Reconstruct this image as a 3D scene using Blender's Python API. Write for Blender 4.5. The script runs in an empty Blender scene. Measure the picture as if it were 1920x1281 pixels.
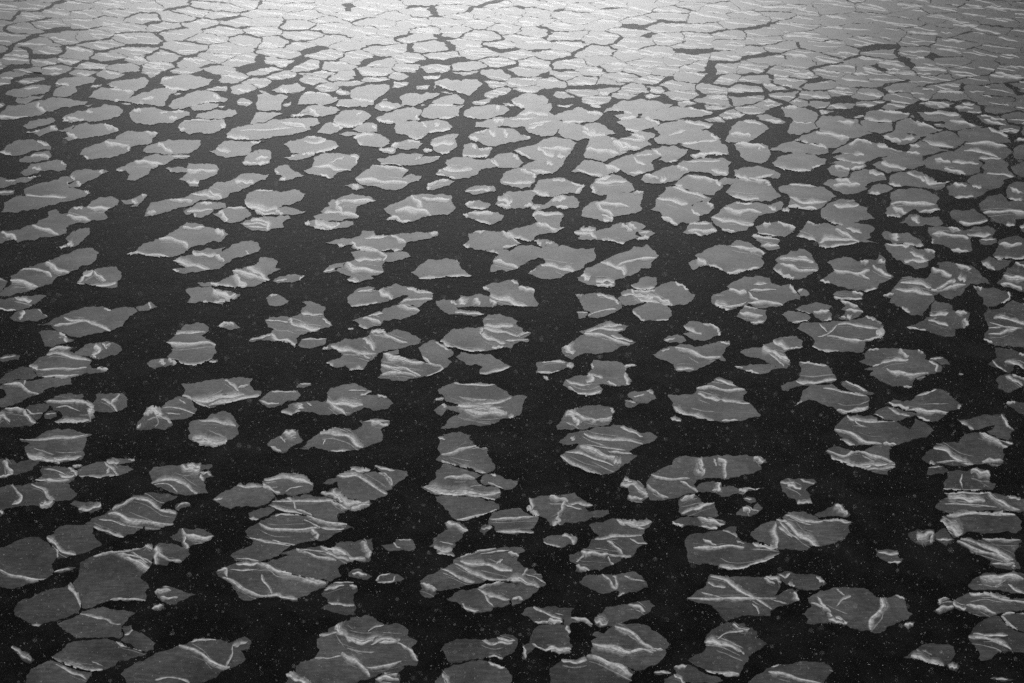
import bpy, math, random
import numpy as np
from mathutils import Vector, noise as mnoise

# ------------------------------------------------------------------ camera, sky, sun, exposure
scene = bpy.context.scene
PW, PH = 1920.0, 1281.0
LENS = 35.0
FPX = LENS / 36.0 * PW
HORIZON = -300.0                      # the horizon lies above the frame
PITCH = math.atan((PH / 2 - HORIZON) / FPX)
CAM_H = 20.0
cam_data = bpy.data.cameras.new("camera")
cam_data.lens = LENS
cam_data.sensor_width = 36.0
cam_data.clip_end = 6000.0
cam_data.dof.use_dof = True
cam_data.dof.focus_distance = 45.0
cam_data.dof.aperture_fstop = 2.8
cam = bpy.data.objects.new("camera", cam_data)
scene.collection.objects.link(cam)
cam.location = (0, 0, CAM_H)
cam.rotation_euler = (math.radians(90) - PITCH, 0, 0)
scene.camera = cam

SUN_EL, SUN_AZ = math.radians(60), math.radians(200)
world = bpy.data.worlds.new("World")
scene.world = world
world.use_nodes = True
wn, wl = world.node_tree.nodes, world.node_tree.links
wn.clear()
def wnode(t, **kw):
    n = wn.new(t)
    for k, v in kw.items():
        setattr(n, k, v)
    return n
def wmath(op, a, b=None):
    n = wn.new("ShaderNodeMath"); n.operation = op
    for i, v in enumerate((a, b)):
        if v is None: continue
        if isinstance(v, (int, float)): n.inputs[i].default_value = v
        else: wl.new(v, n.inputs[i])
    return n.outputs[0]
sky = wnode("ShaderNodeTexSky", sky_type='NISHITA')
sky.sun_disc = False
sky.sun_elevation = SUN_EL
sky.sun_rotation = SUN_AZ
bw = wnode("ShaderNodeRGBToBW")
wl.new(sky.outputs[0], bw.inputs[0])
tc = wnode("ShaderNodeTexCoord")
sep = wnode("ShaderNodeSeparateXYZ")
wl.new(tc.outputs["Generated"], sep.inputs[0])
# overcast: a dark cloud deck with one bright break low over the sea ahead
el = wmath('ARCSINE', sep.outputs[2])
az = wmath('ARCTAN2', sep.outputs[0], sep.outputs[1])
lobe_nodes = []
def lobe(az0, el0, saz, sel, amp):
    a0 = wmath('SUBTRACT', az, math.radians(az0)); a = wmath('DIVIDE', a0, math.radians(saz))
    e0 = wmath('SUBTRACT', el, math.radians(el0)); e = wmath('DIVIDE', e0, math.radians(sel))
    a2 = wmath('MULTIPLY', a, a)
    q = wmath('ADD', wmath('MULTIPLY', a2, a2), wmath('MULTIPLY', e, e))   # flat-topped in azimuth
    out = wmath('MULTIPLY', wmath('POWER', math.e, wmath('MULTIPLY', q, -1.0)), amp)
    lobe_nodes.append(dict(az0=a0.node, sa=a.node, el0=e0.node, se=e.node, amp=out.node))
    return out
SKY_BASE = 0.2
deck = wmath('MULTIPLY', bw.outputs[0], SKY_BASE)
glow = wmath('ADD', lobe(-4.5, 5.0, 17.5, 9.0, 25.0), lobe(-2.0, 13.0, 24.0, 17.0, 12.0))
tot = wmath('ADD', deck, glow)
bg = wnode("ShaderNodeBackground")
bg.inputs["Strength"].default_value = 0.055
wl.new(tot, bg.inputs["Color"])
wo = wnode("ShaderNodeOutputWorld")
wl.new(bg.outputs[0], wo.inputs[0])

sun_data = bpy.data.lights.new("sun", 'SUN')
sun_data.energy = 1.5
sun_data.angle = math.radians(25)
sun_data.color = (1, 1, 1)
sun = bpy.data.objects.new("sun", sun_data)
scene.collection.objects.link(sun)
sun.rotation_euler = (math.radians(90) - SUN_EL, 0, math.pi - SUN_AZ)

scene.cycles.use_denoising = False      # the photograph is grainy
scene.view_settings.view_transform = 'Standard'
scene.view_settings.look = 'None'
scene.view_settings.exposure = 0.55
scene.view_settings.gamma = 1.0
scene.view_settings.use_curve_mapping = False
# ------------------------------------------------------------------ surface values
ICE_LO, ICE_HI = 0.042, 0.07
ICE_IOR, ICE_ROUGH = 2.25, 0.22
WATER_SPEC, WATER_ROUGH = 0.05, 0.3
NSNOW = 26000
HAZE = 0.001
FLOES = """
@ 0 960 3.992
f grey floe cut by the photo's left edge with a pale seam along its base;-60,270 40,262 110,225 200,195 300,195 345,225 400,270 425,300 425,345 385,395 400,440 360,495 290,510 210,540 90,580 0,560 -60,540;30 -20,425 60,470 140,485 230,510 350,503
f rounded dark floe with a white welt down its left edge;345,190 390,175 430,125 500,98 640,98 690,115 710,190 765,245 700,280 600,320 520,330 430,355 427,310 405,265 360,225;50 352,188 400,225 440,270 490,308 570,320;20 425,280 432,310 428,345
f large torn floe crossed by a broad white pressure ridge;640,90 720,40 800,10 840,-20 1000,-117 1110,-145 1260,-135 1330,-115 1290,-85 1220,-55 1200,-15 1330,5 1310,60 1290,100 1230,105 1180,135 1090,140 1085,105 1020,150 920,195 850,180 790,160 690,115;60 810,12 880,25 960,62 1080,80 1190,95 1300,92;55 985,-112 1100,-85 1180,-30 1230,-5 1320,8;30 700,115 780,140 850,165 925,193;30 840,-15 930,-60 1010,-105;14 740,60 840,70 940,110
f small whitish floe with a hooked crest;1270,185 1330,160 1345,125 1390,125 1430,135 1530,135 1580,160 1605,185 1550,215 1480,240 1425,260 1410,285 1380,270 1360,235 1310,215;55 1358,130 1390,170 1450,192 1540,200 1600,186;40 1385,180 1380,230 1410,275
f big smooth grey floe with white veins along its upper right edge;600,380 640,355 720,330 830,300 920,290 1060,275 1090,250 1140,245 1150,290 1140,390 1110,430 1080,460 1050,495 1110,545 1120,570 1080,600 1095,650 1090,670 990,660 830,660 740,690 650,725 614,720 589,640 549,575 550,530 590,470;75 830,300 930,330 1010,370 1080,410 1125,427;45 1060,262 1100,255 1140,285;25 700,335 830,305 950,295 1060,272;25 825,660 950,655 1090,665;20 930,325 1050,345 1140,385;14 990,300 1060,350 1110,390
f tilted floe hanging on the right end of the big smooth veined floe;1160,256 1190,235 1260,240 1340,255 1400,270 1425,320 1390,350 1350,385 1260,375 1250,405 1190,395 1152,395 1150,320;75 1170,258 1182,310 1165,392;30 1190,310 1250,355 1360,375
f oval dark floe behind a white seam on its right;105,735 130,690 200,650 300,610 400,575 490,565 525,530 553,580 594,660 603,720 585,760 500,792 420,816 330,832 300,860 250,855 200,820 150,790 110,770;55 510,545 550,590 585,640 606,718;20 240,850 310,852
f wedge shaped floe with a thin pale line across its middle;613,748 680,728 750,718 870,737 1015,757 960,795 930,840 908,860 908,900 922,925 893,950 830,937 740,945 640,940 570,952 530,910 470,880 430,840 470,820 560,790 600,770;22 600,767 700,785 790,805 840,835 905,845
f small plain floe pinched beside the thin lined wedge floe;920,860 985,850 1000,890 1060,905 1110,940 1165,985 1150,1035 1100,1048 1010,1018 905,965 930,930;25 990,860 985,895 935,925
f broad floe edged with white along its lower left side;385,1085 440,1055 490,1010 550,972 640,965 740,956 850,966 897,985 1000,1030 1100,1060 1085,1070 1000,1095 930,1115 850,1160 760,1190 680,1190 560,1165 450,1120;28 870,975 930,1002 1020,1024 1100,1055;75 390,1095 470,1135 560,1168 680,1190 770,1186
f dark floe at the bottom edge below the white sided broad floe;230,1180 300,1145 370,1118 450,1135 520,1170 600,1197 690,1203 660,1260 620,1300 560,1340 200,1340 200,1240;32 420,1140 520,1195 600,1225 650,1255
f thin pale sliver floating alone near the lower left corner;80,1010 110,1005 170,1050 220,1075 260,1110 220,1140 180,1120 130,1060;50 88,1012 150,1055 235,1115
f long dark floe on the bottom edge split by a bent white ridge;905,1215 960,1170 1030,1125 1140,1080 1250,1040 1340,1005 1400,990 1500,955 1580,950 1670,965 1720,985 1770,965 1830,935 1880,970 1870,1030 1800,1040 1840,1100 1810,1135 1700,1175 1650,1200 1630,1230 1560,1260 1480,1290 1400,1340 1200,1350 1000,1340 950,1290;55 1340,1000 1430,1030 1520,1075 1590,1130 1660,1170 1720,1162;20 1160,1260 1290,1240 1420,1280;45 1740,1005 1790,992 1855,972;18 1430,977 1500,960 1620,962;18 1740,1010 1735,1080 1690,1160
f small mottled ice lump with a bright left tip;1155,600 1185,575 1250,560 1330,580 1390,605 1470,620 1400,650 1340,670 1320,695 1250,690 1200,660;45 1160,602 1200,590 1280,588;25 1200,640 1260,650 1330,640
f tiny pale chip below the mottled ice lump;1130,725 1180,695 1225,685 1230,720 1200,740 1150,735;40 1138,725 1218,700
f thin dark ice scrap in the gap between two floes;400,450 460,425 530,415 570,418 510,440 440,458;16 405,452 470,436 530,428
@ 360 860 3.992
f tapered grey floe with a crumbly white top edge;155,310 190,280 290,235 335,205 365,180 385,205 420,185 480,185 520,195 600,250 625,285 580,330 480,365 420,355 290,380 210,340;40 340,205 420,212 530,208;25 165,310 230,300
f floe with a thick white arched crest on top and a crack in its front;525,185 545,155 640,130 780,115 840,125 870,160 905,195 905,240 860,262 770,285 720,278 700,262 640,272 560,235;70 540,160 640,145 740,140 820,160 905,198;45 528,195 580,228 660,268;12 700,250 750,222 830,212
f small smooth floe tucked under the tapered grey floe;420,410 480,390 560,362 600,365 622,385 600,405 560,432 500,455 440,458;22 430,452 500,458
f long floe with crossing white seams behind the thick ridged pair;570,355 610,325 660,318 700,300 760,290 900,280 1000,285 1060,318 1100,335 1160,370 1160,395 1090,420 1085,445 1095,470 1000,472 940,452 860,425 770,415 690,400 630,375;35 690,285 750,315 780,380;35 600,325 700,318 840,322 960,315 1060,318;40 1040,325 1110,355 1165,388;30 575,350 650,378 760,400 860,430;18 780,385 850,405 900,430
f grey floe with a white crest on its right and a white fork;400,545 440,510 500,482 560,450 620,425 700,415 790,420 860,432 940,455 1000,478 1110,475 1170,500 1220,520 1150,530 1080,560 1040,590 1000,612 920,610 830,632 770,652 700,640 600,615 520,600 450,600 415,580;45 860,432 930,455 990,480 1060,490 1160,500;40 500,490 560,520 620,535 740,535 860,535 960,520;55 890,540 930,565 935,605;35 620,430 700,415 800,425;18 600,615 700,640 770,650;25 960,522 1060,530 1140,530;14 840,460 900,490 950,520
f dark smooth floe below a thin pale seam on the left of the veined cluster;395,585 450,600 520,607 600,622 700,650 740,655 700,680 660,715 610,740 560,755 510,780 400,775 320,765 290,725 330,695 400,670 450,645 460,620;25 410,588 500,610 620,635 740,655;14 330,750 420,755 500,772
f large grey floe cut by a long crack under a white lattice crest;560,780 620,760 700,735 765,718 700,715 660,722 700,700 760,680 850,675 960,655 1040,672 1150,625 1270,610 1350,600 1360,680 1340,730 1335,765 1290,778 1180,775 1130,790 1090,825 1120,880 1085,895 1040,920 960,910 860,890 740,865 640,820;85 960,665 1050,690 1130,720 1200,755 1300,760;30 780,680 860,710 950,740 1080,765;60 1275,620 1310,680 1325,750;30 1000,700 1090,740 1180,760;14 800,690 900,690 1000,705;16 650,640 700,660 720,690
f big floe with a wide white ridge across its top and white lower rim;180,845 250,815 310,790 360,778 470,778 560,782 640,825 740,870 860,895 960,915 1030,922 1010,950 940,985 860,1030 790,1045 790,1070 730,1060 690,1060 630,1035 560,1040 480,1050 430,1065 385,1060 330,985 250,910 195,880;75 480,795 560,800 640,850 720,868 840,885 940,925 1000,945;50 330,790 420,790 500,785;45 230,890 310,930 400,985 480,1025 560,1030;32 520,870 545,930 590,985 600,1025;40 560,1028 640,1025 700,1045 790,1050;30 190,850 250,830 260,890;14 290,835 400,840 500,830
f squarish floe banded with pale stripes below the tip of the big ridged floe;965,1015 1000,975 1050,940 1100,920 1200,925 1235,965 1210,1050 1220,1170 1140,1172 1050,1150 965,1125 1020,1090 1010,1050;35 990,985 1060,965 1140,948;35 1180,950 1235,968;25 1020,1082 1110,1095 1215,1105;12 1060,935 1130,930 1210,930
f small scuffed lump right of the big crested floe's tip;1170,860 1200,835 1240,825 1290,855 1350,885 1310,910 1230,895 1180,885;40 1200,865 1250,862 1310,880
f small almond floe ringed by a pale rim;1375,915 1400,880 1470,865 1540,870 1590,900 1560,920 1480,930 1390,932;18 1380,918 1410,880 1480,868;20 1390,928 1460,930 1510,915 1520,880
f small two lobed thin floe with a faint round outline;1415,650 1460,645 1505,640 1530,605 1640,605 1665,640 1665,690 1600,690 1545,690 1470,695;16 1510,630 1530,660 1560,672;12 1540,610 1640,612
f floe with parallel white veins running to its upper right end;980,185 1020,155 1075,148 1100,125 1190,90 1200,60 1260,70 1340,85 1320,105 1275,120 1360,100 1420,105 1365,55 1440,70 1510,85 1610,95 1620,130 1560,170 1500,210 1490,235 1450,240 1465,270 1380,305 1300,312 1200,310 1150,290 1100,235 1090,170 1030,195;50 1060,130 1130,130 1220,120 1300,170 1400,230 1460,268;30 1400,108 1450,135 1480,170 1500,205;50 1190,80 1260,90 1335,88;25 1370,58 1440,80 1520,92;20 1430,110 1470,140 1500,185
f pale frothy floe piled against the front of the veined floe;960,262 1040,245 1050,225 1085,220 1140,290 1200,312 1320,310 1345,340 1280,375 1210,395 1160,380 1110,340 1080,318 1020,290;90 1055,235 1100,285 1160,310;90 1120,320 1200,345 1330,330;45 965,262 1040,268 1090,300;50 1190,385 1250,360 1330,345
@ 780 860 3.992
f tall stacked floe crossed by two white ridges;150,10 190,-30 160,-70 180,-130 165,-155 230,-180 330,-200 400,-175 410,-135 450,-80 540,-75 540,-30 585,40 595,70 560,100 500,120 440,90 340,60 270,40 200,30;50 260,45 330,70 420,95 520,112;30 190,-30 280,-40 350,-75 440,-85 530,-75;30 190,20 240,40 300,60;20 165,-155 220,-140
f middle slab of the tall stacked floe with a ragged white base;150,150 155,90 200,40 270,52 340,75 440,105 490,125 440,155 470,190 500,205 600,215 635,250 620,290 580,315 480,290 380,278 250,275 160,275 110,260 60,228 35,215 100,195 110,170;80 45,215 140,235 260,258 400,258 520,262 630,258;45 210,148 290,140 370,140 440,150;35 380,275 480,290 590,315
f broad bottom slab of the tall stacked floe with a white lower lip;145,285 250,280 380,285 480,298 580,322 625,345 625,382 580,395 500,425 420,445 340,462 300,462 260,425 240,390 200,350 150,320;30 305,464 400,448 510,420 605,388
f plain diamond floe tacked to the right of the tall stacked floe;490,145 530,115 590,120 690,158 765,170 760,195 720,230 660,235 600,210 510,200 485,180;25 560,120 600,130;14 540,180 600,205 650,230
f slab split by a level white seam beside the star ridged floe;550,445 580,400 650,390 770,370 800,395 830,410 880,440 920,440 900,490 855,530 885,560 780,560 650,565 600,550 590,515 545,490;32 548,455 660,455 780,445 915,440;28 600,552 740,550 890,556
f grey floe with a star of white ridges meeting in its middle;825,375 860,350 845,305 870,300 950,280 1010,275 1080,280 1190,258 1250,310 1290,340 1330,355 1260,365 1290,400 1440,385 1445,415 1400,440 1320,440 1260,475 1120,478 1090,500 1000,500 975,450 920,430;80 830,365 870,400 915,438;60 1000,285 1070,305 1140,320;40 1110,320 1095,380 1060,430;60 1050,440 1065,470 1020,500;35 1140,345 1220,340 1320,355;25 850,300 870,350 870,395;16 1110,345 1180,370 1240,385
f crumb of white brash left of the level seamed slab;475,535 505,500 550,500 580,520 545,540 515,575;35 490,530 570,515
f upright ragged floe white at its top and foot;210,485 260,470 330,475 365,510 395,550 350,560 340,600 290,630 300,650 265,685 290,735 230,720 160,710 160,680 100,660 130,640 130,600 180,565 240,530;70 220,482 290,500 385,548;50 135,660 190,688 275,690;30 160,708 230,722 290,738;12 180,625 280,645
f long floe with a bright ridge over its shoulder and a cracked front;30,920 80,880 190,830 280,790 280,760 350,735 480,690 600,675 720,665 790,665 815,690 770,720 755,770 830,825 880,825 900,860 940,870 940,910 975,945 900,975 800,945 700,915 620,915 540,905 480,935 390,945 320,970 190,990 130,985 40,935;65 330,775 420,785 540,800 640,825 720,845;45 290,790 380,830 470,875 540,900 680,912;45 200,830 290,870 370,915 440,925;22 330,745 440,700 600,678;75 680,905 780,905 860,940 930,970;45 690,705 770,730;25 600,790 650,755;25 800,880 835,825;14 820,870 900,895 970,940;14 480,720 600,700 700,690
f small round floe with a white cap under the left tip of the shoulder ridged floe;30,935 80,930 155,985 155,1015 110,1045 50,1030 30,1000 45,970;65 35,940 100,955 155,985
f broad grey floe below the crack of the shoulder ridged floe;235,1060 280,1020 340,985 420,980 480,965 540,945 640,930 720,930 830,955 920,975 880,1010 840,1050 790,1080 720,1105 705,1060 690,1095 580,1115 560,1145 460,1155 380,1140 340,1095;40 460,980 540,1020 640,1050 700,1060;35 345,1090 390,1130 470,1142;28 470,970 560,940 660,925;28 720,1060 760,1045 800,1060;16 510,1010 540,1070 580,1110
f small oval floe with a white curl at its right end;950,600 1000,580 1090,575 1110,565 1160,572 1205,610 1180,650 1150,640 1120,660 1080,672 1050,655 980,645 955,625;55 1095,575 1160,590 1190,645;20 955,630 1010,650 1080,665
f three lobed floe white at its upper right rim;1295,500 1330,485 1400,480 1480,448 1560,460 1660,470 1720,455 1770,480 1750,505 1715,530 1710,560 1690,575 1700,600 1735,640 1690,650 1620,735 1570,750 1545,740 1530,770 1460,800 1380,835 1300,838 1240,855 1190,845 1210,820 1200,790 1150,765 1145,725 1230,700 1290,665 1310,610 1370,585 1320,540;75 1500,465 1570,478 1660,490 1765,480;35 1340,610 1420,595 1520,580 1690,580;60 1235,705 1340,715 1440,725;50 1200,800 1240,825 1300,840;40 1430,620 1490,660 1550,720;30 1440,725 1540,735 1610,738;16 1440,735 1450,770 1480,800;16 1600,600 1660,635 1730,640;20 1560,490 1650,520 1710,532;22 1200,780 1240,745 1260,720
f fish shaped floe with two curved pale veins;1225,920 1260,885 1330,870 1440,870 1530,865 1620,845 1660,865 1700,900 1735,965 1680,985 1600,1000 1550,1020 1510,1040 1520,1000 1500,985 1430,1010 1330,985 1260,955;28 1390,870 1440,905 1470,950 1490,990;30 1475,880 1500,910 1495,990;20 1560,880 1620,905 1710,920;25 1500,1038 1560,1005
f pointed floe with a white chipped lower left corner;1330,1215 1400,1150 1420,1115 1500,1105 1590,1090 1660,1075 1745,1062 1790,1105 1720,1165 1640,1200 1540,1235 1430,1255 1380,1262 1340,1240;80 1335,1215 1380,1220 1425,1250;40 1590,1100 1660,1110 1715,1150
@ 960 960 3.992
f triangular floe with a white diagonal seam above a square hole;65,765 100,725 170,710 300,712 470,720 440,755 440,785 500,790 550,795 600,840 590,865 540,830 450,825 430,860 410,860 390,845 385,790 370,830 300,840 200,840 140,805;32 160,718 250,760 370,808;75 270,825 330,825 385,838;40 440,800 510,805 570,825 620,860;25 170,830 230,830 280,822
f round topped floe with a ragged white foot below the square hole;190,860 230,845 300,842 390,850 425,865 440,905 420,930 430,970 455,1010 430,1060 350,1060 260,1045 200,1020 150,1000 130,975 155,900;75 250,1030 340,1035 450,1035;35 410,855 415,890 440,900;20 150,990 210,1025 290,1055
f little cup shaped chip with a white left rim;80,1010 120,985 160,985 175,1015 150,1045 115,1065 105,1105 80,1105;30 85,1010 95,1050 100,1100
f rounded floe crossed by two broad pale ridges;590,970 640,945 605,925 620,900 690,915 720,880 770,850 900,840 1000,850 1080,900 1150,950 1175,985 1140,1030 1145,1080 1120,1110 1040,1150 990,1185 900,1175 860,1160 800,1130 700,1115 620,1080 590,1040 610,1010;60 770,855 860,900 940,945 1000,1005 1060,1030;75 600,985 680,1015 780,1035 870,1055 960,1045 1080,1040;25 1060,1030 1130,1035;20 900,1060 980,1035 1060,1060
f dark floe on the bottom edge with a broad white back;280,1180 340,1135 380,1105 480,1110 550,1085 580,1065 680,1100 770,1120 860,1165 915,1205 890,1245 870,1290 760,1350 400,1350 310,1300;85 560,1080 660,1110 760,1150 840,1195 900,1225;45 370,1112 460,1125 560,1110
f dark floe cut by the bottom edge under the ragged banded floe;1140,1255 1200,1225 1240,1220 1290,1260 1300,1340 1120,1340;40 1210,1222 1260,1250 1290,1290
f thin crescent of pale brash near the bottom edge;1060,1205 1100,1195 1170,1195 1200,1220 1150,1215 1070,1218;22 1065,1207 1120,1200 1190,1210
f ragged floe banded by two white ridges;1440,980 1455,935 1500,880 1560,850 1650,830 1740,835 1750,865 1800,870 1835,900 1830,945 1870,960 1910,990 1870,1020 1805,1055 1770,1085 1770,1110 1735,1150 1705,1210 1690,1235 1600,1235 1520,1210 1440,1175 1380,1150 1320,1110 1420,1060 1450,1020 1460,1000;75 1440,975 1520,975 1620,1000 1720,1040;20 1540,955 1590,915 1700,895 1780,880;65 1330,1155 1400,1190 1500,1215 1600,1225 1700,1215;28 1650,845 1710,880 1770,885;18 1700,1035 1740,1070
f dark floe with a pale left corner just above the bottom edge;1210,1160 1320,1145 1380,1170 1480,1225 1560,1245 1580,1265 1500,1290 1300,1270 1230,1220;40 1215,1165 1310,1155
f dim floe at the bottom edge right of the ragged banded floe;1770,1270 1830,1220 1900,1180 1990,1150 2080,1140 2250,1125 2330,1125 2380,1160 2400,1190 2370,1220 2330,1290 2250,1340 1780,1340;40 1918,1200 1990,1210 2090,1235 2200,1265 2330,1300;20 1940,1165 2030,1135 2130,1120;60 2375,1140 2420,1160 2440,1180
@ 1260 860 3.992
f long floe with frilled white corner meeting the shell ridged floe;95,620 130,575 200,560 330,545 380,540 440,510 485,515 480,570 510,610 560,635 620,635 700,650 790,670 810,710 740,750 640,780 560,815 440,835 350,830 340,800 260,785 120,770 115,710;40 160,668 300,672 410,658 540,668;75 600,640 680,650 790,672;55 355,800 430,822 540,812 650,780 800,715;25 230,605 290,635 330,655;14 480,620 540,640;20 380,540 440,560 490,590
f shell shaped floe with a bright fan of ridges at its left;585,575 620,530 680,490 750,470 830,460 840,425 910,398 990,400 1060,430 1120,465 1230,455 1290,465 1355,480 1320,505 1330,545 1300,590 1210,635 1110,660 1040,655 1010,690 890,685 800,680 760,660 700,635 640,620;85 845,470 900,520 970,575 1040,615 1105,660;65 775,480 760,540 775,610 790,670;40 850,425 940,450 1020,475 1130,470;40 1130,470 1230,462 1340,482;40 800,510 860,560 900,590;28 750,450 830,470 860,470;20 810,480 880,560 950,610;14 880,440 960,480 1040,500
f small triangular floe with a thick white right edge;1065,425 1120,400 1200,360 1225,335 1270,350 1300,390 1335,420 1310,440 1200,432 1110,442;75 1225,345 1265,380 1310,425
f white streaked floe with a ragged top and narrow foot;810,185 840,160 930,155 960,150 1060,155 1085,180 1040,205 1000,235 1030,265 1030,305 1050,335 940,345 930,315 870,290 825,245;55 860,185 910,205 965,232;45 935,335 990,328 1050,333;25 810,183 870,185 910,180;20 960,160 1010,180 1070,190
f squarish floe folded between two pale ridges;50,310 100,280 170,270 210,300 220,335 315,325 330,380 350,430 320,445 240,440 130,430 70,425 50,400 55,370;45 65,318 120,292 180,275;50 70,410 150,385 230,355 315,330
f long ragged floe under the folded squarish floe;0,475 60,445 120,435 240,448 330,455 400,470 400,495 340,510 330,528 240,520 180,505 100,505 80,515 20,495;60 190,445 260,465 330,485 390,500;50 0,480 40,500 85,508;40 220,505 290,520 340,520
f small dark floe with a pale split at its left end;480,420 530,375 560,350 600,385 640,330 680,370 650,400 600,430 530,432;50 530,395 565,375 580,410;16 570,350 600,385 650,395
f tiny dim chip above the pale split floe;530,300 560,285 610,295 630,325 590,335;14 540,298 600,310
f pair of joined thin floes ringed with white lumps;185,215 220,185 300,170 370,185 370,215 450,208 500,230 560,220 670,225 600,240 550,250 530,270 470,265 430,285 370,290 330,255 240,255 190,250;75 340,180 350,215 330,250;70 500,235 535,235 555,255;25 550,225 620,228 665,228;25 300,240 340,240
f star ridged kite floe with a long white diagonal;110,1050 180,1000 255,950 285,870 360,880 440,890 540,885 660,890 740,880 800,885 815,930 800,985 760,1030 800,1025 850,990 900,975 930,1000 950,1070 910,1075 860,1100 790,1110 740,1140 735,1180 680,1175 570,1170 470,1190 405,1225 370,1190 350,1150 300,1100 220,1080;45 290,880 380,905 460,950 560,1015 660,1070 750,1128;35 115,1050 240,1055 400,1050 500,1055 640,1048 780,1050;16 220,1005 350,1040 460,1060;45 700,890 780,900 815,935;50 915,1000 930,1040 945,1070;25 270,930 330,960 400,965;28 690,895 730,925 770,940;16 600,1090 640,1130 650,1170;14 740,1060 860,1090
f smooth lens floe beside the kite floe;785,865 840,845 890,850 920,865 1040,865 1110,885 1160,935 1110,960 1010,990 930,970 860,945 830,920 800,900;45 1080,885 1140,930;45 870,940 920,955;25 800,870 850,890 880,860
f great rounded floe with a hooked white ridge on its right half;1015,1045 1060,1020 1110,990 1200,970 1290,962 1390,972 1470,985 1500,1010 1530,1040 1600,1050 1680,1018 1735,1040 1750,1080 1760,1130 1800,1165 1770,1200 1680,1230 1610,1260 1590,1290 1540,1305 1470,1285 1400,1290 1310,1250 1200,1225 1100,1235 1005,1235 1020,1200 975,1165 1045,1110;75 1555,1045 1590,1100 1550,1150 1500,1210 1480,1285;60 1160,1160 1220,1200 1310,1238;28 1040,1080 1130,1115 1190,1150;28 1090,1035 1120,1090 1160,1130;22 1230,1110 1280,1055 1340,1035;40 1170,1200 1230,1220 1290,1240;20 1670,1025 1740,1055;16 1230,980 1290,1030
f tiny pale pebble of ice off the great rounded floe;1730,1250 1760,1222 1815,1225 1800,1255 1760,1278;50 1740,1250 1805,1240
f small flat chip with a square top;1520,680 1545,690 1690,690 1690,730 1720,760 1715,780 1620,785 1570,755 1540,730;28 1540,700 1620,715 1700,715;25 1615,782 1710,778
@ 1640 860 3.043
f pale white flecked lump trailing left of the dark right hand raft;190,430 250,405 335,405 345,435 330,490 250,490 210,465;65 240,460 290,440 335,420;25 330,430 320,485
f little dark floe linking the white flecked lump to the raft;345,430 370,410 400,400 430,440 455,465 410,500 360,470 345,460;20 350,462 440,465
f split plain floe with a white underside in the right hand raft;415,80 460,70 525,75 560,60 650,75 660,100 650,130 690,145 675,180 600,178 490,180 400,180 390,140 420,115;60 550,65 610,85 660,95;35 385,180 480,187 600,190 660,186;12 500,90 490,130 500,170
f wide floe with three white bands in the right hand raft;345,280 380,240 420,225 400,200 470,200 600,198 660,195 720,208 800,218 870,240 870,300 820,308 700,300 600,302 480,308 420,312;60 420,215 500,225 560,238 630,235;40 640,195 690,235 750,270 830,300;30 390,200 500,195 640,200;30 755,215 830,235;12 400,260 550,265 700,280
f wide smooth floe with a pale left flank in the right hand raft;370,355 400,330 450,315 600,308 700,305 800,320 830,350 840,400 800,425 620,430 520,425 500,440 450,455 420,400;80 375,358 430,390 500,430;45 410,328 520,315 660,312 800,322;30 520,430 570,436 620,432
f tilted floe with two long white seams in the right hand raft;465,475 500,455 600,470 620,460 720,460 840,470 800,530 800,580 830,630 780,635 700,625 655,610 660,580 600,550;40 470,472 560,515 660,545 740,570 800,620;40 490,460 600,490 700,535 790,580;30 615,462 700,466 830,470;20 665,600 740,605 800,600
f dark floe with a white upper band low in the right hand raft;535,735 560,690 600,670 650,655 740,655 852,660 900,690 900,780 852,772 760,760 660,750 580,752;65 600,675 680,690 740,675 850,685;20 760,720 820,760 880,780
f wide dim floe with white strands in the lower right;440,815 480,795 540,768 640,765 740,785 852,800 900,820 900,880 720,880 690,895 640,905 560,885 460,855;50 540,770 620,768 700,790 770,812;35 520,840 600,850 690,888;35 445,820 480,850 520,860;20 700,800 780,815 880,825
f ring of pale brash left of the wide dim floe;335,870 370,850 365,810 400,795 440,815 460,850 420,870 370,890;35 350,870 400,850 450,850;20 370,830 380,800 420,800
f nearly black floe in the lower right corner with a pale left tip;530,1015 560,970 620,920 680,900 715,905 740,940 800,985 870,1000 900,1010 900,1120 700,1110 640,1150 600,1150 600,1110 560,1060;40 535,1018 620,1025 690,1040 780,1090;20 560,1000 660,1010 760,1010
f dark floe cut by the right edge with a thin pale outline;720,900 760,880 852,888 920,890 920,1010 850,990 790,970 740,925;25 722,900 770,950 840,1005;16 725,895 780,882 860,888
f dark wedge floe with a white lower edge near the bottom right;165,1135 210,1105 270,1065 330,1055 450,1075 458,1120 440,1150 400,1185 330,1175 240,1145;65 210,1120 270,1145 330,1165 395,1180
f dim crumb at the tip of the dark wedge floe;410,1175 450,1160 485,1185 465,1215 430,1205;45 420,1180 470,1195
f dark slip of ice floating past the right of the three banded raft floe;660,1255 720,1250 790,1262 720,1270;12 670,1257 760,1262
@ 480 960 3.992
f large smooth floe on the bottom edge crowned by a white ridge;300,1160 330,1125 440,1095 460,1060 480,1030 455,1010 480,940 490,920 540,905 540,880 620,840 700,815 720,790 870,785 910,820 960,850 1050,835 1085,850 1140,885 1130,925 1210,970 1160,1015 1190,1070 1215,1110 1205,1150 1110,1150 1000,1180 900,1235 840,1255 780,1260 740,1290 640,1350 400,1350 370,1280 310,1260;95 600,850 660,920 740,960;85 690,950 800,970 900,960 1080,965;65 640,1060 720,1115 790,1155 850,1240;40 1060,985 1140,1030 1210,1120;30 400,925 500,925 610,905;16 440,1098 540,1100 640,1080;28 820,1170 940,1165 1090,1125;16 840,900 880,870 960,850;30 860,1000 960,950 1060,970
f pale striped scrap under the ridge crowned floe;220,1215 290,1200 360,1245 430,1290 400,1350 280,1350 240,1250;85 230,1212 320,1255 410,1310
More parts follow.
